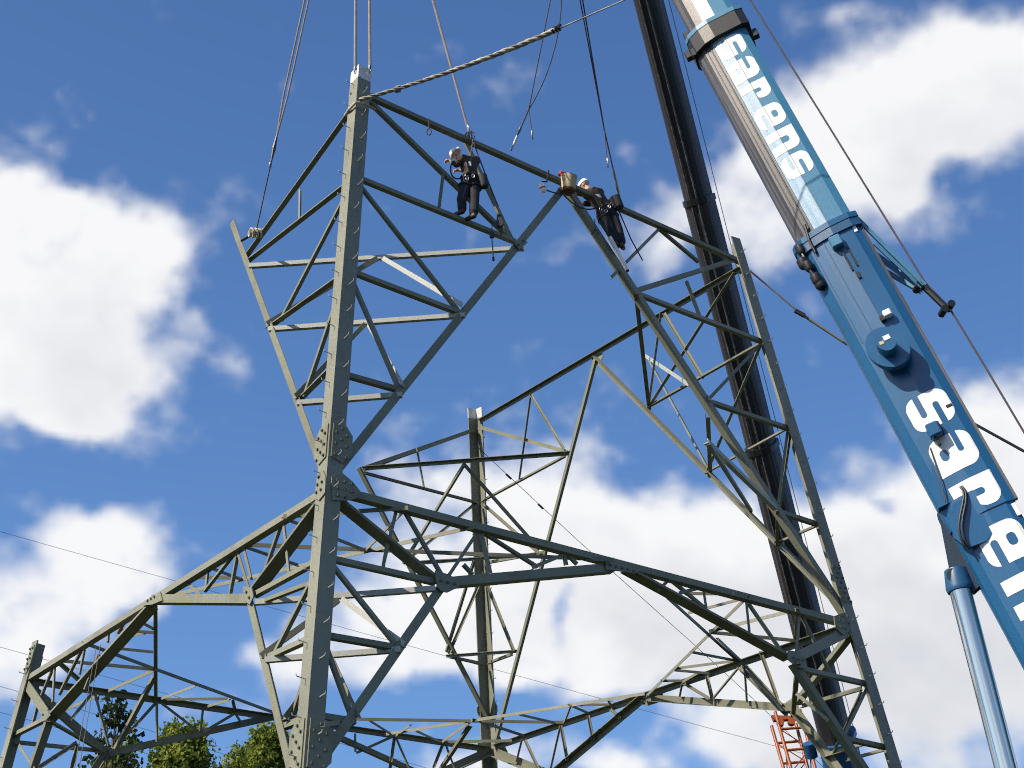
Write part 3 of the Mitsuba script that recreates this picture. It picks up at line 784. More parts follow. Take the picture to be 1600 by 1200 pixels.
rodk = obj('lift_cylinder_rod', tube([R1(*rod0), R1(*rod1)], .198, 40), 'chrome', CR, smooth=40)
obj('rod_eye', tube([R1(*(pin - dirc * .22)), R1(*(pin + dirc * .12)), R1(*(pin + dirc * .2))], [.2, .25, .23], 24), 'bluedark', CR, smooth=40)
obj('lift_cylinder_barrel', tube([R1(*rod1), R1(*(pin + dirc * 11.0))], .33, 32), 'blue', CR, smooth=40)
# trunnion for the guying frame on the boom's flank
ts, tt = 2.94, -.31
obj('trunnion_neck', disc(ts + .02, tt, .33, .66, .33), 'bluedark', CR, smooth=35)
obj('trunnion_flange', disc(ts, tt, .66, .82, .43), 'blue', CR, smooth=35)
hub = obj('trunnion_hub', disc(ts - .01, tt - .02, .82, 1.12, .205), 'blue', CR, smooth=35)
hc = B1(ts - .01, tt - .02, .45) + bN * .675
obj('sticker', boxm(hc + bE * .05 + bT * .05, bE, bT, bN, .10, .13, .01), 'white', hub)
obj('sticker', boxm(hc - bE * .01 - bT * .08, bE, bT, bN, .07, .09, .01), 'canvas', hub)
obj('stop_block', boxm(B1(1.58, .25, .46), bE, bT, bN, .06, .12, .10), 'black', CR)
def bx(name, s, t, n, ds, dt, dn, mat):
    return obj(name, boxm(B1(s, t, n), bE, bT, bN, ds, dt, dn), mat, CR)
bx('junction_box', 5.52, -.16, .54, .26, .24, .20, 'bluepale'); bx('junction_box', 1.18, -.30, .60, .28, .24, .22, 'blue')
bx('work_lamp', 3.72, .04, .56, .14, .16, .16, 'white'); bx('work_lamp', 5.72, .36, .45, .16, .09, .06, 'white')
bx('bracket', 3.66, -.09, .54, .12, .10, .10, 'black'); bx('bracket', 1.02, -.34, .58, .3, .06, .1, 'black'); bx('bracket', 1.2, -.16, .58, .26, .05, .08, 'black')
bx('bracket', -.70, .43, .42, .26, .08, .06, 'white'); bx('stop_block', 5.1, -.14, .50, .55, .035, .04, 'black'); bx('stop_block', 5.15, .0, .50, .5, .035, .04, 'black')
bx('stop_block', 4.72, -.08, .50, .16, .06, .05, 'black')
for s, t in ((4.0, .58), (2.9, .58), (2.75, .58), (3.9, .58)):
    bx('top_bracket', s, t, .3, .26, .08, .1, 'black')
obj('top_strip', prism([(6.0, .595), (-.6, .595), (-.6, .655), (6.0, .655)], lambda s, t, e: R1(s, t, .41 if e else .28)), 'grease', CR)
for t in (-.46, -.20, .06):
    a = np.interp(t, [p[1] for p in profile(KB, SB)[0]], [p[0] for p in profile(KB, SB)[0]])
    obj('weld_seam', tube([R1(6.0, t, a + .002), R1(3.6 if t > -.5 else 2.4, t, a + .002)], .011, 6), 'bluedark', CR)
p2, q2 = profile(K2, S2)[0], None
for t, r in ((-.30, .016), (-.40, .010), (.08, .006), (-.235, .008)):
    a = np.interp(t, [p[1] for p in p2], [p[0] for p in p2])
    obj('track_line', tube([R1(6.4, t, a + .004), R1(11.95, t, a + .004)], r, 6), 'black' if t < -.2 else 'ropegrey', sec2)
obj('hose', tube(bezier(*[B1(*q) for q in ((0.05, -.36, .47), (-.22, -.28, .52), (-.45, -.78, .55), (-.8, -.92, .55), (-1.04, -.86, .5))]), .022, 8), 'black', CR, smooth=True)
obj('hose', tube(bezier(*[B1(*q) for q in ((0.05, -.33, .47), (-.25, -.23, .52), (-.47, -.72, .55), (-.8, -.86, .55), (-1.04, -.80, .5))]), .022, 8), 'black', CR, smooth=True)
obj('conduit', tube([B1(.95, -.5, .44), B1(.3, -.62, .43), B1(-.1, -.74, .42)], .012, 6), 'black', CR)
# valves and hook blocks under the collar
for s, t, n, r in ((5.72, -.82, .30, .10), (5.42, -.90, .28, .12), (5.30, -.86, .34, .10), (4.98, -.84, .34, .11), (4.88, -.80, .30, .12)):
    obj('valve', tube([B1(s - .1, t, n), B1(s - .05, t, n), B1(s + .08, t, n), B1(s + .12, t, n)], [r * .7, r, r, r * .6], 14), 'black', CR, smooth=40)
obj('valve_pipe', tube([B1(5.6, -.84, .32), B1(5.2, -.88, .36), B1(4.9, -.84, .34)], .04, 8), 'black', CR)
obj('valve_pipe', tube([B1(6.15, -.55, .45), B1(5.8, -.62, .44), B1(5.5, -.62, .42)], .03, 8), 'black', CR)
# rope guide arm on the boom's back and the hoist rope that runs over it
arm = [(6.0, .60, .30), (4.27, 1.29, .04)], [(5.35, .66, .30), (4.24, 1.22, .04)]
for (a, b), w in zip(arm, (.10, .08)):
    p, q = B1(*a), B1(*b); d = unit(q - p); u = unit(bT - d * (bT @ d)); v = np.cross(d, u)
    obj('guide_arm', angle_bar(p, q, w, .02, u, v), 'bluepale', CR)
    p, q = B1(a[0], a[1], -.30), B1(b[0], b[1], -.06)
    d = unit(q - p); u = unit(bT - d * (bT @ d)); v = np.cross(d, u)
    obj('guide_arm', angle_bar(p, q, w, .02, u, -v), 'bluepale', CR)
k = obj('roller_bracket', tube([B1(4.36, 1.22, 0), B1(4.24, 1.30, 0), B1(3.70, 1.47, 0), B1(3.62, 1.40, 0)], [.06, .07, .075, .05], 8), 'black', CR)
for s, t in ((4.30, 1.16), (3.64, 1.38), (3.70, 1.56)):
    obj('roller', tube([B1(s, t, -.12), B1(s, t, .12)], .075, 16), 'black', k, smooth=40)
obj('hoist_rope', tube([R1(40, .75, 0), R1(22, .97, 0), B1(12.15, 1.11, 0), B1(8.24, 1.24, 0), B1(4.36, 1.35, 0), B1(3.68, 1.53, 0), B1(2.16, 1.56, 0), R1(-9, 1.42, 0)], .022, 8), 'rope', CR)
head1 = R1(40.2, -.1, 0)
obj('boom_head', boxm(R1(40.1, -.1, 0), bE, bT, bN, 1.0, 1.3, .8), 'blue', CR)
HOOK1 = V(-.5, -6.3, 34.2)
for dx in (-.12, .12):
    obj('hoist_fall', tube([V(head1[0], head1[1] + dx, head1[2] - .4), HOOK1 + V(0, dx, .9)], .02, 6), 'rope', CR)
def hook_block(key, H):
    k = obj('hook_block', boxm(H + V(0, 0, .6), V(1, 0, 0), V(0, 1, 0), V(0, 0, 1), .6, .35, .8, .3), 'bluedark', key)
    g = np.linspace(-.4, 4.2, 14)
    obj('hook', tube([H + V(.16 * math.sin(x), 0, .16 * math.cos(x) - .05) for x in g], np.linspace(.05, .03, 14), 10), 'steel', k, smooth=True)
hook_block(CR, HOOK1)
def turret(key, base, heading, w):
    """superstructure that carries the boom's foot: slewing ring, frame, counterweight, cab"""
    z = V(0, 0, 1); x = unit(V(heading[0], heading[1], 0)); y = np.cross(z, x); b = V(base[0], base[1], 0)
    obj('carrier', boxm(b - x * 1.5 + z * .95, x, y, z, 13 * w, 3.0, 1.1), 'bluedark', key)
    for i in range(5):
        for s in (-1, 1):
            c = b + x * (-6.5 + i * 2.6) * w + y * s * 1.25 + z * .62
            obj('wheel', tube([c - y * .25, c - y * .2, c + y * .2, c + y * .25], [.5, .62, .62, .5], 24), 'rubber', key, smooth=40)
    obj('turntable', tube([b + z * 1.4, b + z * 1.7], 1.4, 32), 'steel', key, smooth=40)
    obj('counterweight', boxm(b - x * 4.2 * w + z * 2.4, x, y, z, 1.8, 2.8, 1.3), 'bluedark', key)
    obj('slewing_frame', boxm(b - x * 1.2 * w + z * 2.0, x, y, z, 5.5 * w, 2.4, .7), 'blue', key)
    obj('cab', boxm(b + x * 1.6 * w + y * 1.9 + z * 2.5, x, y, z, 2.0, 1.0, 1.7), 'blue', key)
turret(CR, R1(-11.5, 0, 0), bE, 1.0)

# ------------------------------------------------------------------ second crane behind the pylon
C2 = thing('mobile_crane', 'dark crane boom leaning behind the right leg of the pylon', 'crane')
cA, cE, cN = V(9.739, 17.693, 17.261), unit(V(-.1655, -.559, .8125)), unit(V(.9589, -.2839, 0))
cT = unit(np.cross(cN, cE)); cT = cT if cT[2] > 0 else -cT
def B2(s, t, n):
    return cA + cE * s + cT * t + cN * n
ROUND = [(.12, -.60), (.24, -.56), (.35, -.46), (.42, -.30), (.44, -.1), (.44, .40), (.36, .60)]
for s0, s1, k, mats in ((-19, -3.6, 1.30, ('bluedark', 'bluedark')), (-4.2, 6.8, 1.12, ('blackboom', 'blackboom')), (6.4, 15.2, 1.03, ('blackboom', 'blackboom')), (14.8, 30, .95, ('blackboom', 'blackboom')), (29, 43, .8, ('blackboom', 'blackboom'))):  # base length in darker blue, its shadow side put into the colour
    section(s0, s1, k, 0, F=B2, mats=mats, parent=C2, half=ROUND)
for s, k in ((-3.6, 1.45), (6.75, 1.20), (15.15, 1.10), (30, 1.05)):
    collar(s - .1, s + .1, k, 0, 'bluedark' if s < 0 else 'black', half=ROUND, F=B2, parent=C2)
obj('rope_guide', tube([B2(-3.9, -.45, -.82), B2(-3.4, -.45, -.82)], .2, 16), 'bluedark', C2, smooth=40)
for n_, t_ in ((.10, -.68), (-.12, -.67)):
    obj('underside_pipe', tube([B2(-2, t_ - .05, n_ * 1.3), B2(7, t_, n_), B2(15, t_ + .05, n_), B2(30, t_ + .1, n_)], .03, 8), 'grease', C2)
obj('hoist_rope', tube([B2(42, .7, .48), B2(-18, .9, .52)], .012, 6), 'ropegrey', C2)
for s in (-5.2, -5.9, -6.6):
    obj('side_bracket', boxm(B2(s, -.5, -.72), cE, cT, cN, .35, .3, .3), 'bluedark', C2)
obj('boom_head', boxm(B2(43.0, 0, 0), cE, cT, cN, 1.0, 1.2, .9), 'blue', C2)
HOOK2 = V(4.4, -5.98, 26.32)
obj('hoist_fall', tube([B2(43.2, -.3, 0), HOOK2 + V(0, 0, .9)], .02, 6), 'rope', C2)
hook_block(C2, HOOK2)
turret(C2, B2(-18.9, 0, 0), cE, 1.0)

# ------------------------------------------------------------------ orange lattice boom far behind
OR = thing('lattice_boom', 'orange lattice boom far behind the pylon, low at the right', 'crane boom')
oa, ob = V(9.505, 35.77, 19.30), V(9.83, 35.01, 16.89)
od = unit(ob - oa); ou = V(.985, .17, 0); ou = unit(ou - od * (ou @ od)); ov = np.cross(od, ou)
Lo = oa[2] / -od[2]
def O(s, a, b):
    return oa + od * s + ou * a + ov * b
def hw(s):
    return .56 - .013 * s if s < 12 else .40
for sa in (-1, 1):
    for sb in (-1, 1):
        obj('chord', tube([O(s, sa * hw(s), sb * hw(s)) for s in (0, 3, 8, 14, Lo - .2)], .075, 10), 'orange', OR, smooth=40)
s = .9
i = 0
while s < Lo - 1.5:
    w0, w1 = hw(s), hw(s + 1.05)
    for (a0, b0, a1, b1) in ((-1, -1, 1, -1), (-1, 1, 1, 1), (-1, -1, -1, 1), (1, -1, 1, 1)):
        if i % 2:
            a0, b0, a1, b1 = a1, b1, a0, b0
        obj('lacing', tube([O(s, a0 * w0, b0 * w0), O(s + 1.05, a1 * w1, b1 * w1)], .028, 6), 'orange', OR)
    if s < 3.2:
        for b0 in (-1, 1):
            obj('cross_tube', tube([O(s, -w0, b0 * w0), O(s, w0, b0 * w0)], .06, 8), 'orange', OR)
    s += 1.05; i += 1
obj('head_plate', prism([(-.62, -.25), (.62, -.05), (.58, .05), (-.58, .02)], lambda a, b, e: O(b + .1, a, .10 if e else -.10)), 'orange', OR)
for a in (-.3, .2):
    obj('sheave', tube([O(.25, a, -.1), O(.25, a, .1)], .16, 20), 'orange', OR, smooth=40)
obj('footing', boxm(O(Lo - .2, 0, 0) + V(0, 0, .3), V(1, 0, 0), V(0, 1, 0), V(0, 0, 1), 3, 3, 1.0), 'bluedark', OR)

# ------------------------------------------------------------------ ropes and slings
def helix(path, r, turns, ph):
    p = np.array(path); t = unit(p[-1] - p[0]); a = unit(np.cross(t, [0, 0, 1.])); b = np.cross(t, a)
    k = np.linspace(0, 1, len(p)) * turns * 2 * np.pi + ph
    return p + r * (np.cos(k)[:, None] * a + np.sin(k)[:, None] * b)
G1 = 'lifting slings of the near hook'
LF = V(-2.84, -5.44, 20.29)
def shackle(key, p, d, r=.05):
    d = unit(d); a = unit(np.cross(d, [1, 0, .3]))
    g = np.linspace(0, 2 * np.pi, 13)
    obj('shackle', tube([p + d * r * math.cos(x) * 1.6 + a * r * math.sin(x) for x in g], .014, 8), 'steel', key)
q = LF + unit(HOOK1 - LF) * 2.5
k = thing('wire_sling', 'long two strand sling running down to the left stub of the pylon', 'sling')
for o in (-.05, .05):
    obj('strand', tube([q + V(0, 0, 0), q + unit(HOOK1 - q) * 1 + V(o, 0, 0), HOOK1 + V(o, 0, -.1)], .022, 8), 'ropegrey', k)
obj('tail', tube([LF, q], .016, 6), 'rope', k); obj('turnbuckle', tube([q - unit(HOOK1 - LF) * .7, q - unit(HOOK1 - LF) * .35, q], [.02, .045, .02], 8), 'black', k); shackle(k, q - unit(HOOK1 - LF) * .8, HOOK1 - LF)
k2 = obj('wrap', tube(helix(np.linspace(LF - V(.14, .08, .05), LF + V(.12, .12, .02), 40), .09, 4, 0), .03, 6), 'ropepale', k)
obj('stub_bar', tube([LF + V(-.35, .05, -.17), LF + V(.1, .0, .03)], .03, 6), 'black', k)
NT = V(0, -7.95, 22.45)
k = thing('wire_sling', 'pair of upright sling legs shackled to the top of the near pylon leg', 'sling')
for o, top in ((-.10, (-.16, .03, 0)), (.22, (.12, .03, 0))):
    p = NT + V(o, .12, .1)
    obj('strand', tube([p, HOOK1 + V(*top)], .032, 8), 'ropegrey', k)
    shackle(k, p + V(0, 0, -.02), V(0, 0, 1), .06)
S3a = V(2.04, -5.98, 21.97)
k = thing('wire_sling', 'sling meeting the top chord above the standing worker', 'sling')
for o in (-.03, .03):
    obj('strand', tube([S3a, HOOK1 + V(o, .05, 0)], .024, 8), 'ropegrey', k)
shackle(k, S3a + V(0, 0, .1), HOOK1 - S3a, .07); obj('choker', tube(helix(np.linspace(S3a - V(.05, .05, .10), S3a + V(.05, .05, -.04), 24), .085, 2, 0), .016, 6), 'rope', k)
d = unit(HOOK1 - S3a); shackle(k, S3a + d * 4.3, d, .06)
S4a, S5a = V(2.86, -5.14, 22.0), V(5.12, -2.9, 21.95)
k = thing('rope_sling', 'slack double rope with a loose hook tied to the middle of the top chord', 'sling')
m = S4a + V(.42, .1, 1.15)
obj('strand', tube([m, HOOK2 + V(-.3, 0, -.2)], .014, 6), 'rope', k)
obj('strand', tube(bezier(m, m + V(.5, .1, .9), HOOK2 + V(-.1, .4, -1.2), HOOK2 + V(-.2, .05, -.1)), .014, 6), 'rope', k)
obj('lower_strand', tube([S4a, S4a + (m - S4a) * .45, m], .018, 6), 'rope', k); obj('end_fitting', tube([S4a, S4a + (m - S4a) * .35], .026, 8), 'steel', k)
obj('loose_tail', tube(bezier(m, m + V(.03, 0, -.4), m + V(.05, 0, -.62)), .013, 6), 'rope', k); shackle(k, m + V(.06, 0, -.72), V(0, 0, 1), .07)
shackle(k, S4a + (m - S4a) * .5, m - S4a, .05)
k = thing('rope_sling', 'double rope from above tied to the top chord beside the leaning worker', 'sling')
m = S5a + unit(HOOK2 - S5a) * 1.6
for o in (-.035, .035):
    obj('strand', tube([m, HOOK2 + V(.2 + o, 0, -.2)], .016, 6), 'rope', k)
obj('lower_strand', tube([S5a, m], .018, 6), 'rope', k); obj('end_fitting', tube([S5a, S5a + (m - S5a) * .4], .032, 8), 'steel', k)
obj('loose_tail', tube([m, m + V(.02, 0, -.8)], .013, 6), 'rope', k); shackle(k, m + V(.03, 0, -.92), V(0, 0, 1), .08)
k = thing('tag_rope', 'thick pale twisted rope tied round the top of the near pylon leg', 'rope')
path = sag(V(.10, -8.2, 21.45), V(4.25, -8.55, 22.42), .10, 90)
rad = .04 + .03 * np.clip(np.linspace(-.6, 1.4, 90), 0, 1)
for i, mt in ((0, 'ropepale'), (1, 'ropegrey'), (2, 'ropepale')):
    obj('rope_strand', tube(helix(path, .024, 8.3, i * 2.1 + .3 * math.sin(i)), rad * (.47 + .05 * i), 7), mt, k, smooth=True)
obj('thin_end', tube([V(4.25, -8.55, 22.42), V(5.89, -8.35, 23.25), V(7.6, -9.6, 25.6), V(8.6, -14, 31)], .016, 6), 'ropepale', k)
obj('knot', tube(helix(np.linspace(V(4.18, -8.55, 22.40), V(4.36, -8.54, 22.50), 24), .05, 3, 0), .03, 6), 'black', k)
obj('knot', tube(helix(np.linspace(V(.86, -8.24, 21.58), V(.96, -8.24, 21.60), 24), .05, 3, 0), .03, 6), 'ropegrey', k)
lp = [V(-.30, -7.78, 21.42), V(-.16, -8.02, 21.38), V(.03, -8.22, 21.38), V(.16, -8.1, 21.42), V(.34, -7.82, 21.46)]
obj('loop', tube(lp, .032, 8), 'ropepale', k)
k = thing('guy_rope', 'rope running from the right pylon leg behind the front crane boom', 'rope')
pts = [V(8.11, -.05, 21.31), V(8.7, -.35, 20.40), V(9.14, -.55, 19.73), V(10.08, -.32, 18.99), V(12.95, .85, 17.14), V(14.41, 1.57, 16.42), V(40, 14, 1)]
obj('upper_part', tube(pts[:3], .026, 6), 'rope', k); obj('lower_part', tube(pts[2:], .036, 8), 'ropegrey', k); obj('knot', tube([pts[2] - V(.1, 0, -.08), pts[2] + V(.1, 0, -.08)], .06, 8), 'black', k)
k = thing('guy_wire', 'thin wire slanting down to the right from the far pylon leg', 'wire')
obj('wire', tube([V(.30, 5.3, 19.75), V(2.73, 9.23, 18.2), V(5.81, 14.08, 16.34), V(7.7, 17.06, 15.15), V(28, 49, 1)], .009, 6), 'rope', k)
for p, r in ((V(1.05, 6.5, 19.25), .03), (V(1.8, 7.75, 18.78), .03)):
    obj('clamp', tube([p, p + V(.12, .18, -.08)], r, 8), 'rope', k)
GW = 'thin power lines far behind the pylon'
for i, (a, b, c) in enumerate(((V(-49.4, 50.6, 42.2), V(-20.24, 66.22, 35.79), V(13.96, 72.25, 25.5)), (V(-49.7, 53.4, 35.4), V(-29.8, 64.8, 30.8), V(-11.8, 70.9, 25.8)),
                               (V(-49.75, 54.2, 33.0), V(-33, 63, 28.9), V(-20.2, 69.3, 25.0)), (V(-49.8, 54.8, 31.3), V(-38, 62, 28.8), V(-28.3, 66.6, 26.2)))):
    d0, d1 = unit(a - b), unit(c - b)
    k = thing('power_line', ('highest power line, meeting the left chord where it bends', 'second power line from the top, passing just above the left leg', 'third power line from the top, left of the pylon', 'lowest power line at the left, crossing the trees')[i], 'power line', GW)
    obj('conductor', tube(np.vstack([a + d0 * 90, a, bezier(a, 2 * b - (a + c) / 2, c, n=10)[1:-1], c, c + d1 * 90]), .015, 5), 'rope', k)
for i, (p, q) in enumerate(((V(-6.42,-3.25,11.76), V(-6.97,-3.35,4)), (V(-6.58,-3.08,11.76), V(-7.18,-3.18,4)))):
    k = thing('hand_line', ('thin rope hanging from the left knee brace, right one of two', 'thin rope hanging from the left knee brace, left one of two')[i], 'rope', 'hand lines hanging at the left')
    obj('line', tube([p, q], .008, 5), 'ropegrey', k)

# ------------------------------------------------------------------ small gear hung on the steel
k = thing('tool_bucket', 'beige canvas tool bucket hanging by a red strap from the top chord', 'bucket')
bc = V(4.02, -4.25, 21.36); bd = unit(V(.12, -.10, 1))
g = np.array([[.155, 0], [.16, .03], [.185, .34], [.19, .37], [.175, .37], [.17, .33], [.148, .03], [0, .02], [0, 0], [.155, 0]])
def lathe(c, ax, prof, n=28):
    ax = unit(ax); a = unit(np.cross(ax, [1, .2, 0])); b = np.cross(ax, a)
    th = np.arange(n) * 2 * np.pi / n; v = []; f = []
    for r, z in prof:
        v += [c + ax * z + r * (math.cos(x) * a + math.sin(x) * b) for x in th]
    for i in range(len(prof) - 1):
        for j in range(n):
            l = (j + 1) % n
            f += [(i * n + j, i * n + l, (i + 1) * n + l), (i * n + j, (i + 1) * n + l, (i + 1) * n + j)]
    return trimesh.Trimesh(np.array(v), np.array(f), process=False)
obj('bag', lathe(bc, bd, g), 'canvas', k, smooth=50); obj('bottom', lathe(bc - bd * .012, bd, [(.0, 0), (.15, 0), (.16, .02), (.162, .06)]), 'canvasin', k, smooth=50)
obj('strap', tube(bezier(bc + bd * .36 + V(-.17, -.08, 0), bc + V(-.12, -.02, .62), bc + bd * .36 + V(.15, .1, 0)), .016, 6), 'red', k); obj('knot', tube([bc + V(-.16, -.08, .40), bc + V(-.13, -.02, .52)], .045, 8), 'red', k)
k = thing('water_bottle', 'white and red bottle hanging on a strap left of the canvas bucket', 'bottle')
pc = V(3.50, -4.52, 21.22)
obj('bottle', lathe(pc, V(-.25, -.1, 1), [(0, 0), (.06, .0), (.075, .03), (.075, .17), (.05, .22), (.03, .26), (0, .26)], 20), 'white', k, smooth=50)
obj('band', lathe(pc, V(-.25, -.1, 1), [(.077, .07), (.077, .11)], 20), 'red', k)
obj('strap', tube([V(3.62, -4.44, 21.84), V(3.57, -4.50, 21.5), pc + V(-.06, -.03, .26)], .02, 6), 'harness', k)
obj('cord', tube(bezier(pc + V(.06, .02, .05), pc + V(.35, .1, -.06), pc + V(.6, .25, .0)), .016, 6), 'rope', k)
k = thing('snap_hook', 'small hook dangling on a cord from the left part of the top chord', 'hook')
hp = V(1.30, -6.80, 21.86)
obj('cord', tube([hp, hp - V(0, 0, .28)], .011, 6), 'rope', k)
gg = np.linspace(0, 2 * np.pi, 13)
obj('ring', tube([hp - V(0, 0, .36) + V(.05 * math.sin(x), 0, .085 * math.cos(x)) for x in gg], .013, 6), 'rope', k)
k = thing('hanging_wrench', 'spanner with wooden handle hanging by a cord below the braces under the standing worker', 'tool')
wp = V(2.50, -6.02, 19.30)
obj('cord', tube([wp + V(0, .06, .35), wp], .009, 5), 'rope', k); obj('head', boxm(wp - V(0, 0, .05), V(1, 0, 0), V(0, 1, 0), V(0, 0, 1), .10, .06, .16, .3), 'black', k)
obj('handle', tube([wp - V(0, 0, .12), wp - V(-.02, 0, .62)], .014, 8), 'ropegrey', k); obj('grip_end', tube([wp - V(-.02, 0, .60), wp - V(-.02, 0, .68)], .028, 8), 'black', k)
k = thing('rope_pulley', 'small black pulley block strapped to the brace joint under the standing worker', 'pulley')
pp = V(2.66, -5.98, 19.55)
obj('block', lathe(pp - V(0, .03, 0), V(0, 1, 0), [(0, 0), (.09, 0), (.1, .02), (.1, .06), (.09, .08), (0, .08)], 18), 'black', k, smooth=40)
obj('strap', tube([pp + V(-.05, 0, .02), pp + V(-.03, .03, .24), pp + V(.06, .05, .2), pp + V(.03, 0, -.3)], .018, 6), 'brown', k)
k = thing('hanging_clip', 'dark clip dangling below the leaning worker', 'clip')
cp = V(4.55, -3.62, 20.95)
obj('cord', tube([cp, cp - V(0, 0, .28)], .01, 5), 'rope', k); obj('clip', tube([cp - V(.09, 0, .40), cp - V(0, 0, .26), cp - V(-.07, 0, .40)], .02, 6), 'rope', k)
k = thing('aluminium_pole', 'bright metal pole lashed along the diagonal below the leaning worker', 'pole')
a, b = V(4.86, -3.52, 20.5), V(5.20, -3.30, 19.72)
obj('pole', tube([a, b], .05, 12), 'alu', k, smooth=40); obj('pole_end', tube([b, b + (b - a) * .05], .036, 12), 'black', k)
k = thing('lifeline', 'dark rope from the top chord to the strut end below the leaning worker', 'rope')
obj('rope', tube([V(5.02, -3.05, 21.72), V(5.32, -2.95, 20.75), V(5.55, -2.86, 20.20)], .016, 6), 'rope', k)
k = thing('lifeline', 'dark rope from the chord behind the standing worker down to the diagonal', 'rope')
obj('rope', tube(bezier(V(2.10, -5.96, 21.85), V(2.35, -6.05, 20.9), V(2.62, -5.8, 20.1)), .016, 6), 'rope', k)

# ------------------------------------------------------------------ the two workers
SCRN_R, SCRN_F = V(.99, .135, 0), V(-.122, .9925, 0)
def ball(c, r, n=12):
    return m3.Manifold.sphere(r, n).translate(tuple(map(float, c)))
def hull(*cr):
    return m3.Manifold.batch_hull([ball(c, r) for c, r in cr])
def solid(parts, edge, it=10):
    m = m3.Manifold.batch_boolean(parts, m3.OpType.Add).refine_to_length(edge)
    t = m.to_mesh()
    tm = trimesh.Trimesh(t.vert_properties[:, :3], t.tri_verts, process=True)
    v0 = np.array(tm.vertices)
    trimesh.smoothing.filter_taubin(tm, iterations=it)
    v1 = np.array(tm.vertices); far = np.linalg.norm(v1 - v0, axis=1) > .02
    v1[far] = v0[far]; tm.vertices = v1
    return tm
def hand(wr, ha, curl):
    """palm and five bent fingers from wrist towards ha; curl: direction the fingers close to"""
    d = unit(ha - wr); c = unit(curl - d * (curl @ d)); s = np.cross(d, c)
    L = .19
    out = [hull((wr, .028), (wr + d * .03 + s * .022, .018), (wr + d * .085 + s * .034, .014), (wr + d * .085 - s * .034, .014), (wr + d * .03 - s * .022, .018))]
    for i, ln in enumerate((.070, .080, .075, .058)):
        p0 = wr + d * .08 + s * (.033 - .022 * i); p1 = p0 + unit(d * .8 + c * .5) * ln * .5; p2 = p1 + unit(d * .15 + c) * ln * .35; p3 = p2 + unit(c - d * .6) * ln * .3
        out += [hull((p0, .0105), (p1, .0095)), hull((p1, .0095), (p2, .009)), hull((p2, .009), (p3, .008))]
    p0 = wr + d * .03 + s * .03; p1 = p0 + unit(s * .8 + d * .6 + c * .3) * .04; p2 = p1 + unit(d * .6 + c * .8) * .03
    out += [hull((p0, .013), (p1, .011)), hull((p1, .011), (p2, .009))]
    return out
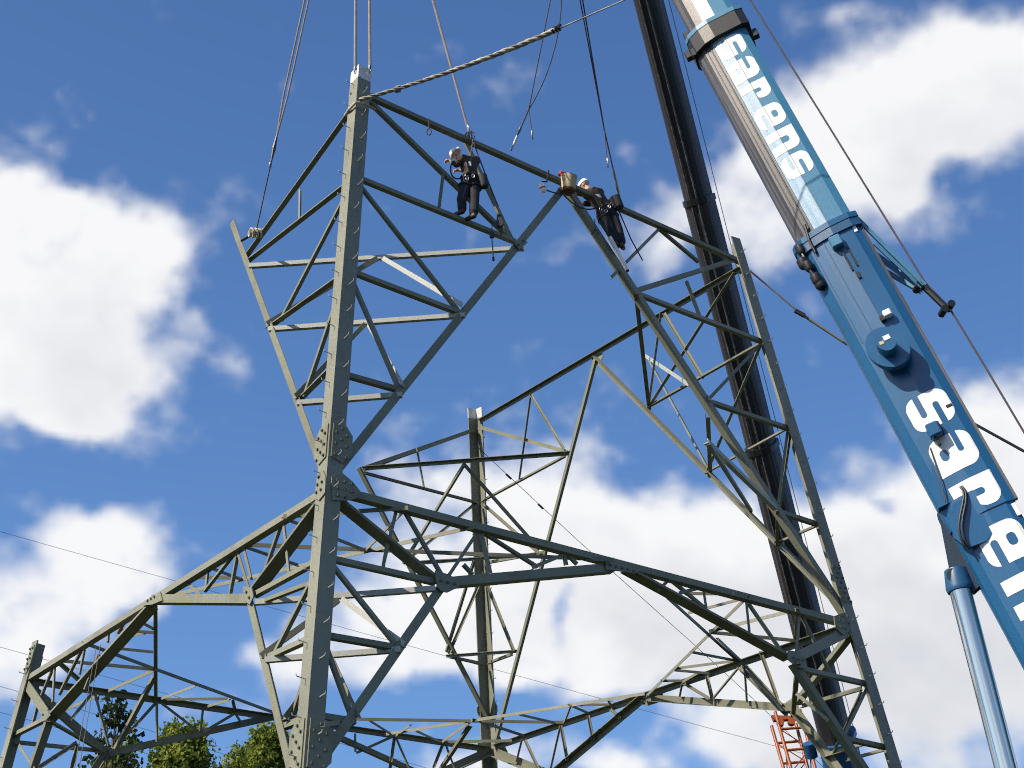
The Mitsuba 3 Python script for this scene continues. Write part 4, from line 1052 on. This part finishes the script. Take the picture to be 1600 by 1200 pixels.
def person(J, label, facing, look, bulk):
    global hull
    J = {k: V(*v) for k, v in J.items()}
    plain = lambda *cr: m3.Manifold.batch_hull([ball(c, r) for c, r in cr])
    hull = lambda *cr: m3.Manifold.batch_hull([ball(c, r * bulk if r > .04 else r) for c, r in cr])
    P = thing('person', label, 'person')
    hd, nk = J['head'], J['neck']
    up = unit(hd - nk); fw = unit(look - up * (look @ up)); sd = np.cross(up, fw)
    skull = [hull((hd + up * .03 - fw * .02, .088), (hd + up * .02 + fw * .03, .078), (hd - up * .06 + fw * .05, .05)), hull((hd + fw * .10 - up * .01, .014), (hd + fw * .085 + up * .03, .012)),
             hull((hd + sd * .085, .02), (hd + sd * .088 - up * .04, .014)), hull((hd - sd * .085, .02), (hd - sd * .088 - up * .04, .014)), hull((nk - up * .05, .06), (hd - up * .03, .055)),
             hull((hd + fw * .085 - up * .055 + sd * .02, .012), (hd + fw * .085 - up * .055 - sd * .02, .012))]
    arm = []
    for s in 'LR':
        sh, el, wr = J['sh' + s], J['el' + s], J['wr' + s]
        arm += [hull((J['chest'] * .4 + sh * .6, .085), (sh, .065), (sh, .06)), hull((sh, .058), (el, .045)), hull((el, .045), (el * .6 + wr * .4, .043), (wr, .030))]
        arm += hand(wr, J['ha' + s], V(0, 0, -1) + fw * .2)
    torso = [hull((J['chest'], .165), (J['waist'], .145)), hull((J['waist'], .145), (J['pelvis'], .155)), hull((J['chest'], .145), (J['shL'], .09)), hull((J['chest'], .145), (J['shR'], .09)), hull((J['chest'], .1), (nk, .06))]
    legs = []
    for s in 'LR':
        legs += [hull((J['pelvis'], .12), (J['hip' + s], .095)), hull((J['hip' + s], .095), (J['knee' + s], .062)), hull((J['knee' + s], .062), (J['knee' + s] * .6 + J['ank' + s] * .4, .058), (J['ank' + s], .042))]
    feet = [hull((J['ank' + s] - V(0, 0, .03), .045), (J['foot' + s] - facing * .04, .04), (J['foot' + s] + facing * .15, .036)) for s in 'LR']
    obj('body', solid(skull + arm + torso + legs + feet, .03, 6), 'skin', P, smooth=True)
    g = lambda parts: parts
    def shell(bones, grow):
        return solid([hull(*[(c, r + grow) for c, r in b]) for b in bones], .035, 6)
    shirt = [[(J['chest'], .165), (J['waist'], .145)], [(J['waist'], .145), (J['pelvis'] * .5 + J['waist'] * .5, .152)], [(J['chest'], .145), (J['shL'], .09)], [(J['chest'], .145), (J['shR'], .09)], [(J['chest'], .1), (nk * .8 + J['chest'] * .2, .062)]]
    for s in 'LR':
        shirt += [[(J['sh' + s], .062), (J['el' + s], .05)], [(J['el' + s], .05), (J['el' + s] * .6 + J['wr' + s] * .4, .046)]]
    obj('shirt', shell(shirt, .016), 'brown', P, smooth=True)
    tr = [[(J['waist'] * .35 + J['pelvis'] * .65, .155), (J['pelvis'], .160)]]
    for s in 'LR':
        tr += [[(J['pelvis'], .14), (J['hip' + s], .115)], [(J['hip' + s], .115), (J['knee' + s], .085)], [(J['knee' + s], .085), (J['ank' + s], .075)]]
    obj('trousers', shell(tr, .018), 'navy', P, smooth=True)
    for s in 'LR':
        k, a, f = J['knee' + s], J['ank' + s], J['foot' + s]
        obj('boot', solid([hull((a - V(0, 0, .02), .068), (f - facing * .05, .055)), hull((f - facing * .05, .052), (f + facing * .17, .045)), hull((a + V(0, 0, .05), .062), (a - V(0, 0, .02), .066))], .03, 5), 'boot', P, smooth=True)
    # helmet with brim
    h = [m3.Manifold.batch_hull([ball(hd + up * .055 - fw * .03, .118, 24), ball(hd + up * .055 + fw * .03, .112, 24)]).trim_by_plane(tuple(map(float, up)), float((hd + up * .03) @ up))]
    t = h[0].refine_to_length(.03).to_mesh()
    hk = obj('helmet', trimesh.Trimesh(t.vert_properties[:, :3], t.tri_verts), 'helmet', P, smooth=50)
    br = m3.Manifold.batch_hull([ball(hd + up * .035 + fw * .10 + sd * .07, .012), ball(hd + up * .035 + fw * .10 - sd * .07, .012), ball(hd + up * .03 + fw * .165 + sd * .03, .010), ball(hd + up * .03 + fw * .165 - sd * .03, .010)])
    t = br.to_mesh(); obj('brim', trimesh.Trimesh(t.vert_properties[:, :3], t.tri_verts), 'helmet', hk)
    # harness: belt, shoulder and leg straps, lanyard rings
    ax = unit(J['waist'] - J['pelvis']); a = unit(SCRN_R - ax * (SCRN_R @ ax)); b = np.cross(ax, a)
    th = np.linspace(0, 2 * np.pi, 21)
    def ring(c, r, ax_, w, mat, name, par):
        a_ = unit(SCRN_R - ax_ * (SCRN_R @ ax_)); b_ = np.cross(ax_, a_)
        obj(name, tube([c + r * (math.cos(x) * a_ + math.sin(x) * b_) for x in th], w, 6), mat, par)
    H = numbered(P + '__harness')
    hb = J['pelvis'] * .55 + J['waist'] * .45
    scene[H] = mikit.ply(tube([hb + .185 * (math.cos(x) * a + math.sin(x) * b) for x in th], .034, 8), 'mat_harness')
    for s in 'LR':
        m_ = J['hip' + s] * .75 + J['knee' + s] * .25
        ring(m_, .145, unit(J['hip' + s] - J['knee' + s]), .022, 'harness', 'leg_strap', H)
        sh = J['sh' + s] * .6 + nk * .4
        for sg in (-1, 1):
            obj('shoulder_strap', tube(bezier(hb + sg * b * .185, J['chest'] + sg * b * .24 + (sh - nk) * .5, sh + up * .07), .02, 6), 'harness', H)
    for i, (x, z) in enumerate(((-2.2, .0), (-1.2, -.05), (-.5, .02), (-1.8, -.12))):
        c = hb + .205 * (math.cos(x) * a + math.sin(x) * b) + ax * (z - .03)
        obj('karabiner', tube([c + V(.0, 0, .05) * math.cos(y) + SCRN_R * .028 * math.sin(y) for y in np.linspace(0, 2 * np.pi, 11)], .010, 6), 'steel', H)
    c = J['chest'] * .5 + J['waist'] * .5 - SCRN_F * .19
    obj('back_plate', boxm(c, SCRN_R, np.cross(unit(J['chest'] - J['waist']), SCRN_R), unit(J['chest'] - J['waist']), .11, .04, .13, .3), 'reflect', H)
    return P, J, hb
W1 = dict(footL=(1.90,-6.39,19.65),footR=(2.14,-6.36,19.53),ankL=(1.93,-6.39,19.74),ankR=(2.17,-6.35,19.64),kneeL=(1.92,-6.37,20.01),kneeR=(2.17,-6.25,20.03),hipL=(1.99,-6.18,20.49),hipR=(2.16,-6.15,20.49),pelvis=(2.07,-6.17,20.55),waist=(2.08,-6.16,20.75),chest=(2.03,-6.15,21.03),neck=(1.89,-6.15,21.18),head=(1.79,-6.14,21.32),shL=(1.94,-6.28,21.08),elL=(1.81,-6.32,20.92),wrL=(1.67,-6.26,21.07),haL=(1.58,-6.23,21.13),shR=(2.18,-6.03,21.18),elR=(1.99,-5.98,20.96),wrR=(1.81,-5.98,21.01),haR=(1.72,-5.99,21.01),bag=(2.36,-6.18,20.51))
W2 = dict(footL=(4.99,-3.34,20.38),footR=(5.12,-3.27,20.37),ankL=(4.98,-3.34,20.48),ankR=(5.10,-3.28,20.49),kneeL=(4.86,-3.36,20.81),kneeR=(5.04,-3.23,20.87),hipL=(4.72,-3.28,21.23),hipR=(4.90,-3.19,21.35),pelvis=(4.81,-3.24,21.33),waist=(4.71,-3.26,21.54),chest=(4.56,-3.28,21.81),neck=(4.43,-3.28,21.99),head=(4.34,-3.25,22.14),shL=(4.39,-3.37,21.82),elL=(4.20,-3.35,21.89),wrL=(4.05,-3.27,22.06),haL=(3.97,-3.23,22.13),shR=(4.66,-3.14,21.97),elR=(4.42,-3.07,21.75),wrR=(4.21,-3.15,21.71),haR=(4.13,-3.16,21.76),bag=(5.05,-3.23,21.54))
P1, J1, hb1 = person(W1, 'worker in white helmet and dark clothes standing upright on a brace', unit(V(-.85, .5, .05)), V(-.85, .35, -.45), 1.05)
P2, J2, hb2 = person(W2, 'worker in white helmet leaning along the diagonal at the top joint of the pylon', unit(V(.1, .9, .3)), V(-.7, .35, -.25), 1.2)
for s, J in (('L', J1), ('R', J1)):
    obj('leg_stripe', tube([J['hip' + s] * .5 + J['knee' + s] * .5 + V(-.085, -.05, 0), J['knee' + s] + V(-.075, -.05, 0), J['ank' + s] + V(-.06, -.05, 0)], .017, 6), 'reflect', P1)
obj('leg_stripe', tube([J2['hipL'] + V(-.03, -.10, -.1), J2['kneeL'] + V(-.02, -.085, 0), J2['ankL'] + V(-.02, -.07, 0)], .015, 6), 'reflect', P2)
def pouch(c, ax, label, r=.11, h=.30):
    k = thing('tool_pouch', label, 'tool pouch')
    obj('pouch', lathe(c - unit(ax) * h / 2, ax, [(0, 0), (r * .7, 0), (r * .9, .03), (r, h * .6), (r * 1.05, h), (r * .9, h), (r * .8, h * .7), (0, h * .65)], 18), 'harness', k, smooth=40)
    obj('tool', tube([c + unit(ax) * h * .2 + SCRN_R * .03, c + unit(ax) * h * .75 + SCRN_R * .06], .018, 6), 'steel', k)
    obj('tool', tube([c + unit(ax) * h * .2 - SCRN_R * .03, c + unit(ax) * h * .65 - SCRN_R * .02], .015, 6), 'ropegrey', k)
pouch(V(*W1['bag']), V(-.2, 0, 1), 'black tool pouch hanging behind the hip of the standing worker')
pouch(V(*W2['bag']) + V(.02, -.06, .0), V(-.35, 0, 1), 'black tool pouch on the back of the leaning worker', .13, .32)
for nm, pts in (('work lanyard of the standing worker looped round the upper diagonal', [hb1 + V(-.16, -.06, 0), V(1.78, -6.36, 20.48), V(1.66, -6.40, 20.52), V(1.66, -6.45, 20.86), V(1.76, -6.38, 20.98)]),
                ('short strap of the standing worker fixed to the top chord above him', [J1['chest'] + V(.06, .02, .12), V(2.10, -6.05, 21.55), V(2.16, -6.0, 21.86)]),
                ('work lanyard of the leaning worker hanging in a loop to the joint plate', [hb2 + V(-.16, -.05, .05), V(4.38, -3.62, 21.14), V(4.08, -4.05, 21.06), V(3.80, -4.25, 21.46)])):
    k = thing('lanyard', nm, 'lanyard')
    obj('rope', tube(bezier(*pts, n=20), .017, 6), 'rope', k)

# ------------------------------------------------------------------ trees behind, lower left
def leafmat(a, b):
    def fn(p, n, uv):
        v = fbm(p.x * 1.1, p.y * 1.1, p.z * 1.1, 3); w = noise(p.x * 9, p.y * 9, p.z * 9)
        return mix(mi.Color3f(*a), mi.Color3f(*b), smoothstep(.35, .7, v)) * (.65 + .7 * w)
    return {'type': 'principledthin', 'base_color': proc(fn), 'roughness': .5, 'diff_trans': .7}
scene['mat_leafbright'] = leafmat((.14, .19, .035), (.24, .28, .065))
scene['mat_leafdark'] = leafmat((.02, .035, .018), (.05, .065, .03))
def tree(label, base, top, crown_r, z_lo, seed, leaf, size, nclump, nleaf, spread, trunk_r=.3, group=None):
    r = np.random.default_rng(seed)
    k = thing('tree', label, 'tree', group)
    b = V(base[0], base[1], 0)
    tips = []
    obj('trunk', tube([b, b + V(.1, .1, top * .35), b + V(-.1, .15, top * .7), b + V(0, 0, top * .93)], [trunk_r, trunk_r * .75, trunk_r * .4, trunk_r * .12], 12), 'bark', k, smooth=50)
    for i in range(nclump):
        h = r.uniform(0, 1) ** .7
        z = z_lo + (top - z_lo) * h
        rad = crown_r * (1 - .8 * h ** 1.3) * (.75 + .25 * math.sin(seed + 5 * z)) * r.uniform(.35, 1.0) ** .6
        a = r.uniform(0, 2 * np.pi)
        tips.append(V(b[0] + rad * math.cos(a), b[1] + rad * math.sin(a), z))
    for i in range(16):
        t = tips[r.integers(len(tips))]
        z0 = max(t[2] - r.uniform(2, 5), top * .22)
        st = b + V(0, 0, z0)
        obj('limb', tube(bezier(st, st * .55 + t * .45 + V(0, 0, -.4), t, n=8), np.linspace(trunk_r * .28, .02, 8), 6), 'bark', k)
    C, D = [], []
    for t in tips:
        m = int(nleaf * r.uniform(.5, 1.4))
        q = r.normal(size=(m, 3)); q /= np.linalg.norm(q, axis=1, keepdims=True)
        C.append(t + q * (spread * r.uniform(.6, 1.25)) * r.uniform(.25, 1, (m, 1)) ** .5 * V(.75, .75, 1.35))
    C = np.vstack(C); m = len(C)
    d = r.normal(size=(m, 3)); d[:, 2] -= .5; d /= np.linalg.norm(d, axis=1, keepdims=True)
    u = np.cross(d, r.normal(size=(m, 3))); u /= np.linalg.norm(u, axis=1, keepdims=True)
    nn = np.cross(d, u); L = size * r.uniform(.6, 1.3, (m, 1)); w = L * .36
    v = np.stack([C, C + d * L * .5 + u * w + nn * L * .08, C + d * L, C + d * L * .5 - u * w + nn * L * .08], 1).reshape(-1, 3)
    i = np.arange(m)[:, None] * 4
    f = np.vstack([i + [[0, 1, 2]], i + [[0, 2, 3]]])
    kk = numbered(k + '__foliage'); scene[kk] = mikit.ply((v, f), 'mat_' + leaf); labels[kk] = {'kind': 'stuff'}
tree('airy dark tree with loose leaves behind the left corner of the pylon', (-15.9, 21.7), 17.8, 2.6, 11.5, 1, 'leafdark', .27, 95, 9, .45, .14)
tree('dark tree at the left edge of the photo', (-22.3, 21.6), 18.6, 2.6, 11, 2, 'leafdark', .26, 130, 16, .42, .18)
tree('sunlit green tree behind the pylon, left of its twin', (-19.2, 38.8), 21.1, 5.4, 9, 3, 'leafbright', .24, 760, 28, .55, .3)
tree('sunlit green tree right behind the near leg of the pylon', (-15.4, 40.2), 21.2, 3.8, 9, 4, 'leafbright', .24, 560, 30, .55, .3)
tree('sunlit green tree between its two taller twins behind the pylon', (-17.2, 42.5), 20.9, 4.8, 8, 7, 'leafbright', .24, 520, 28, .55, .3)
tree('low sunlit treetop left of the taller sunlit trees', (-22.0, 37.6), 20.1, 4.2, 8, 8, 'leafbright', .24, 420, 28, .55, .3)
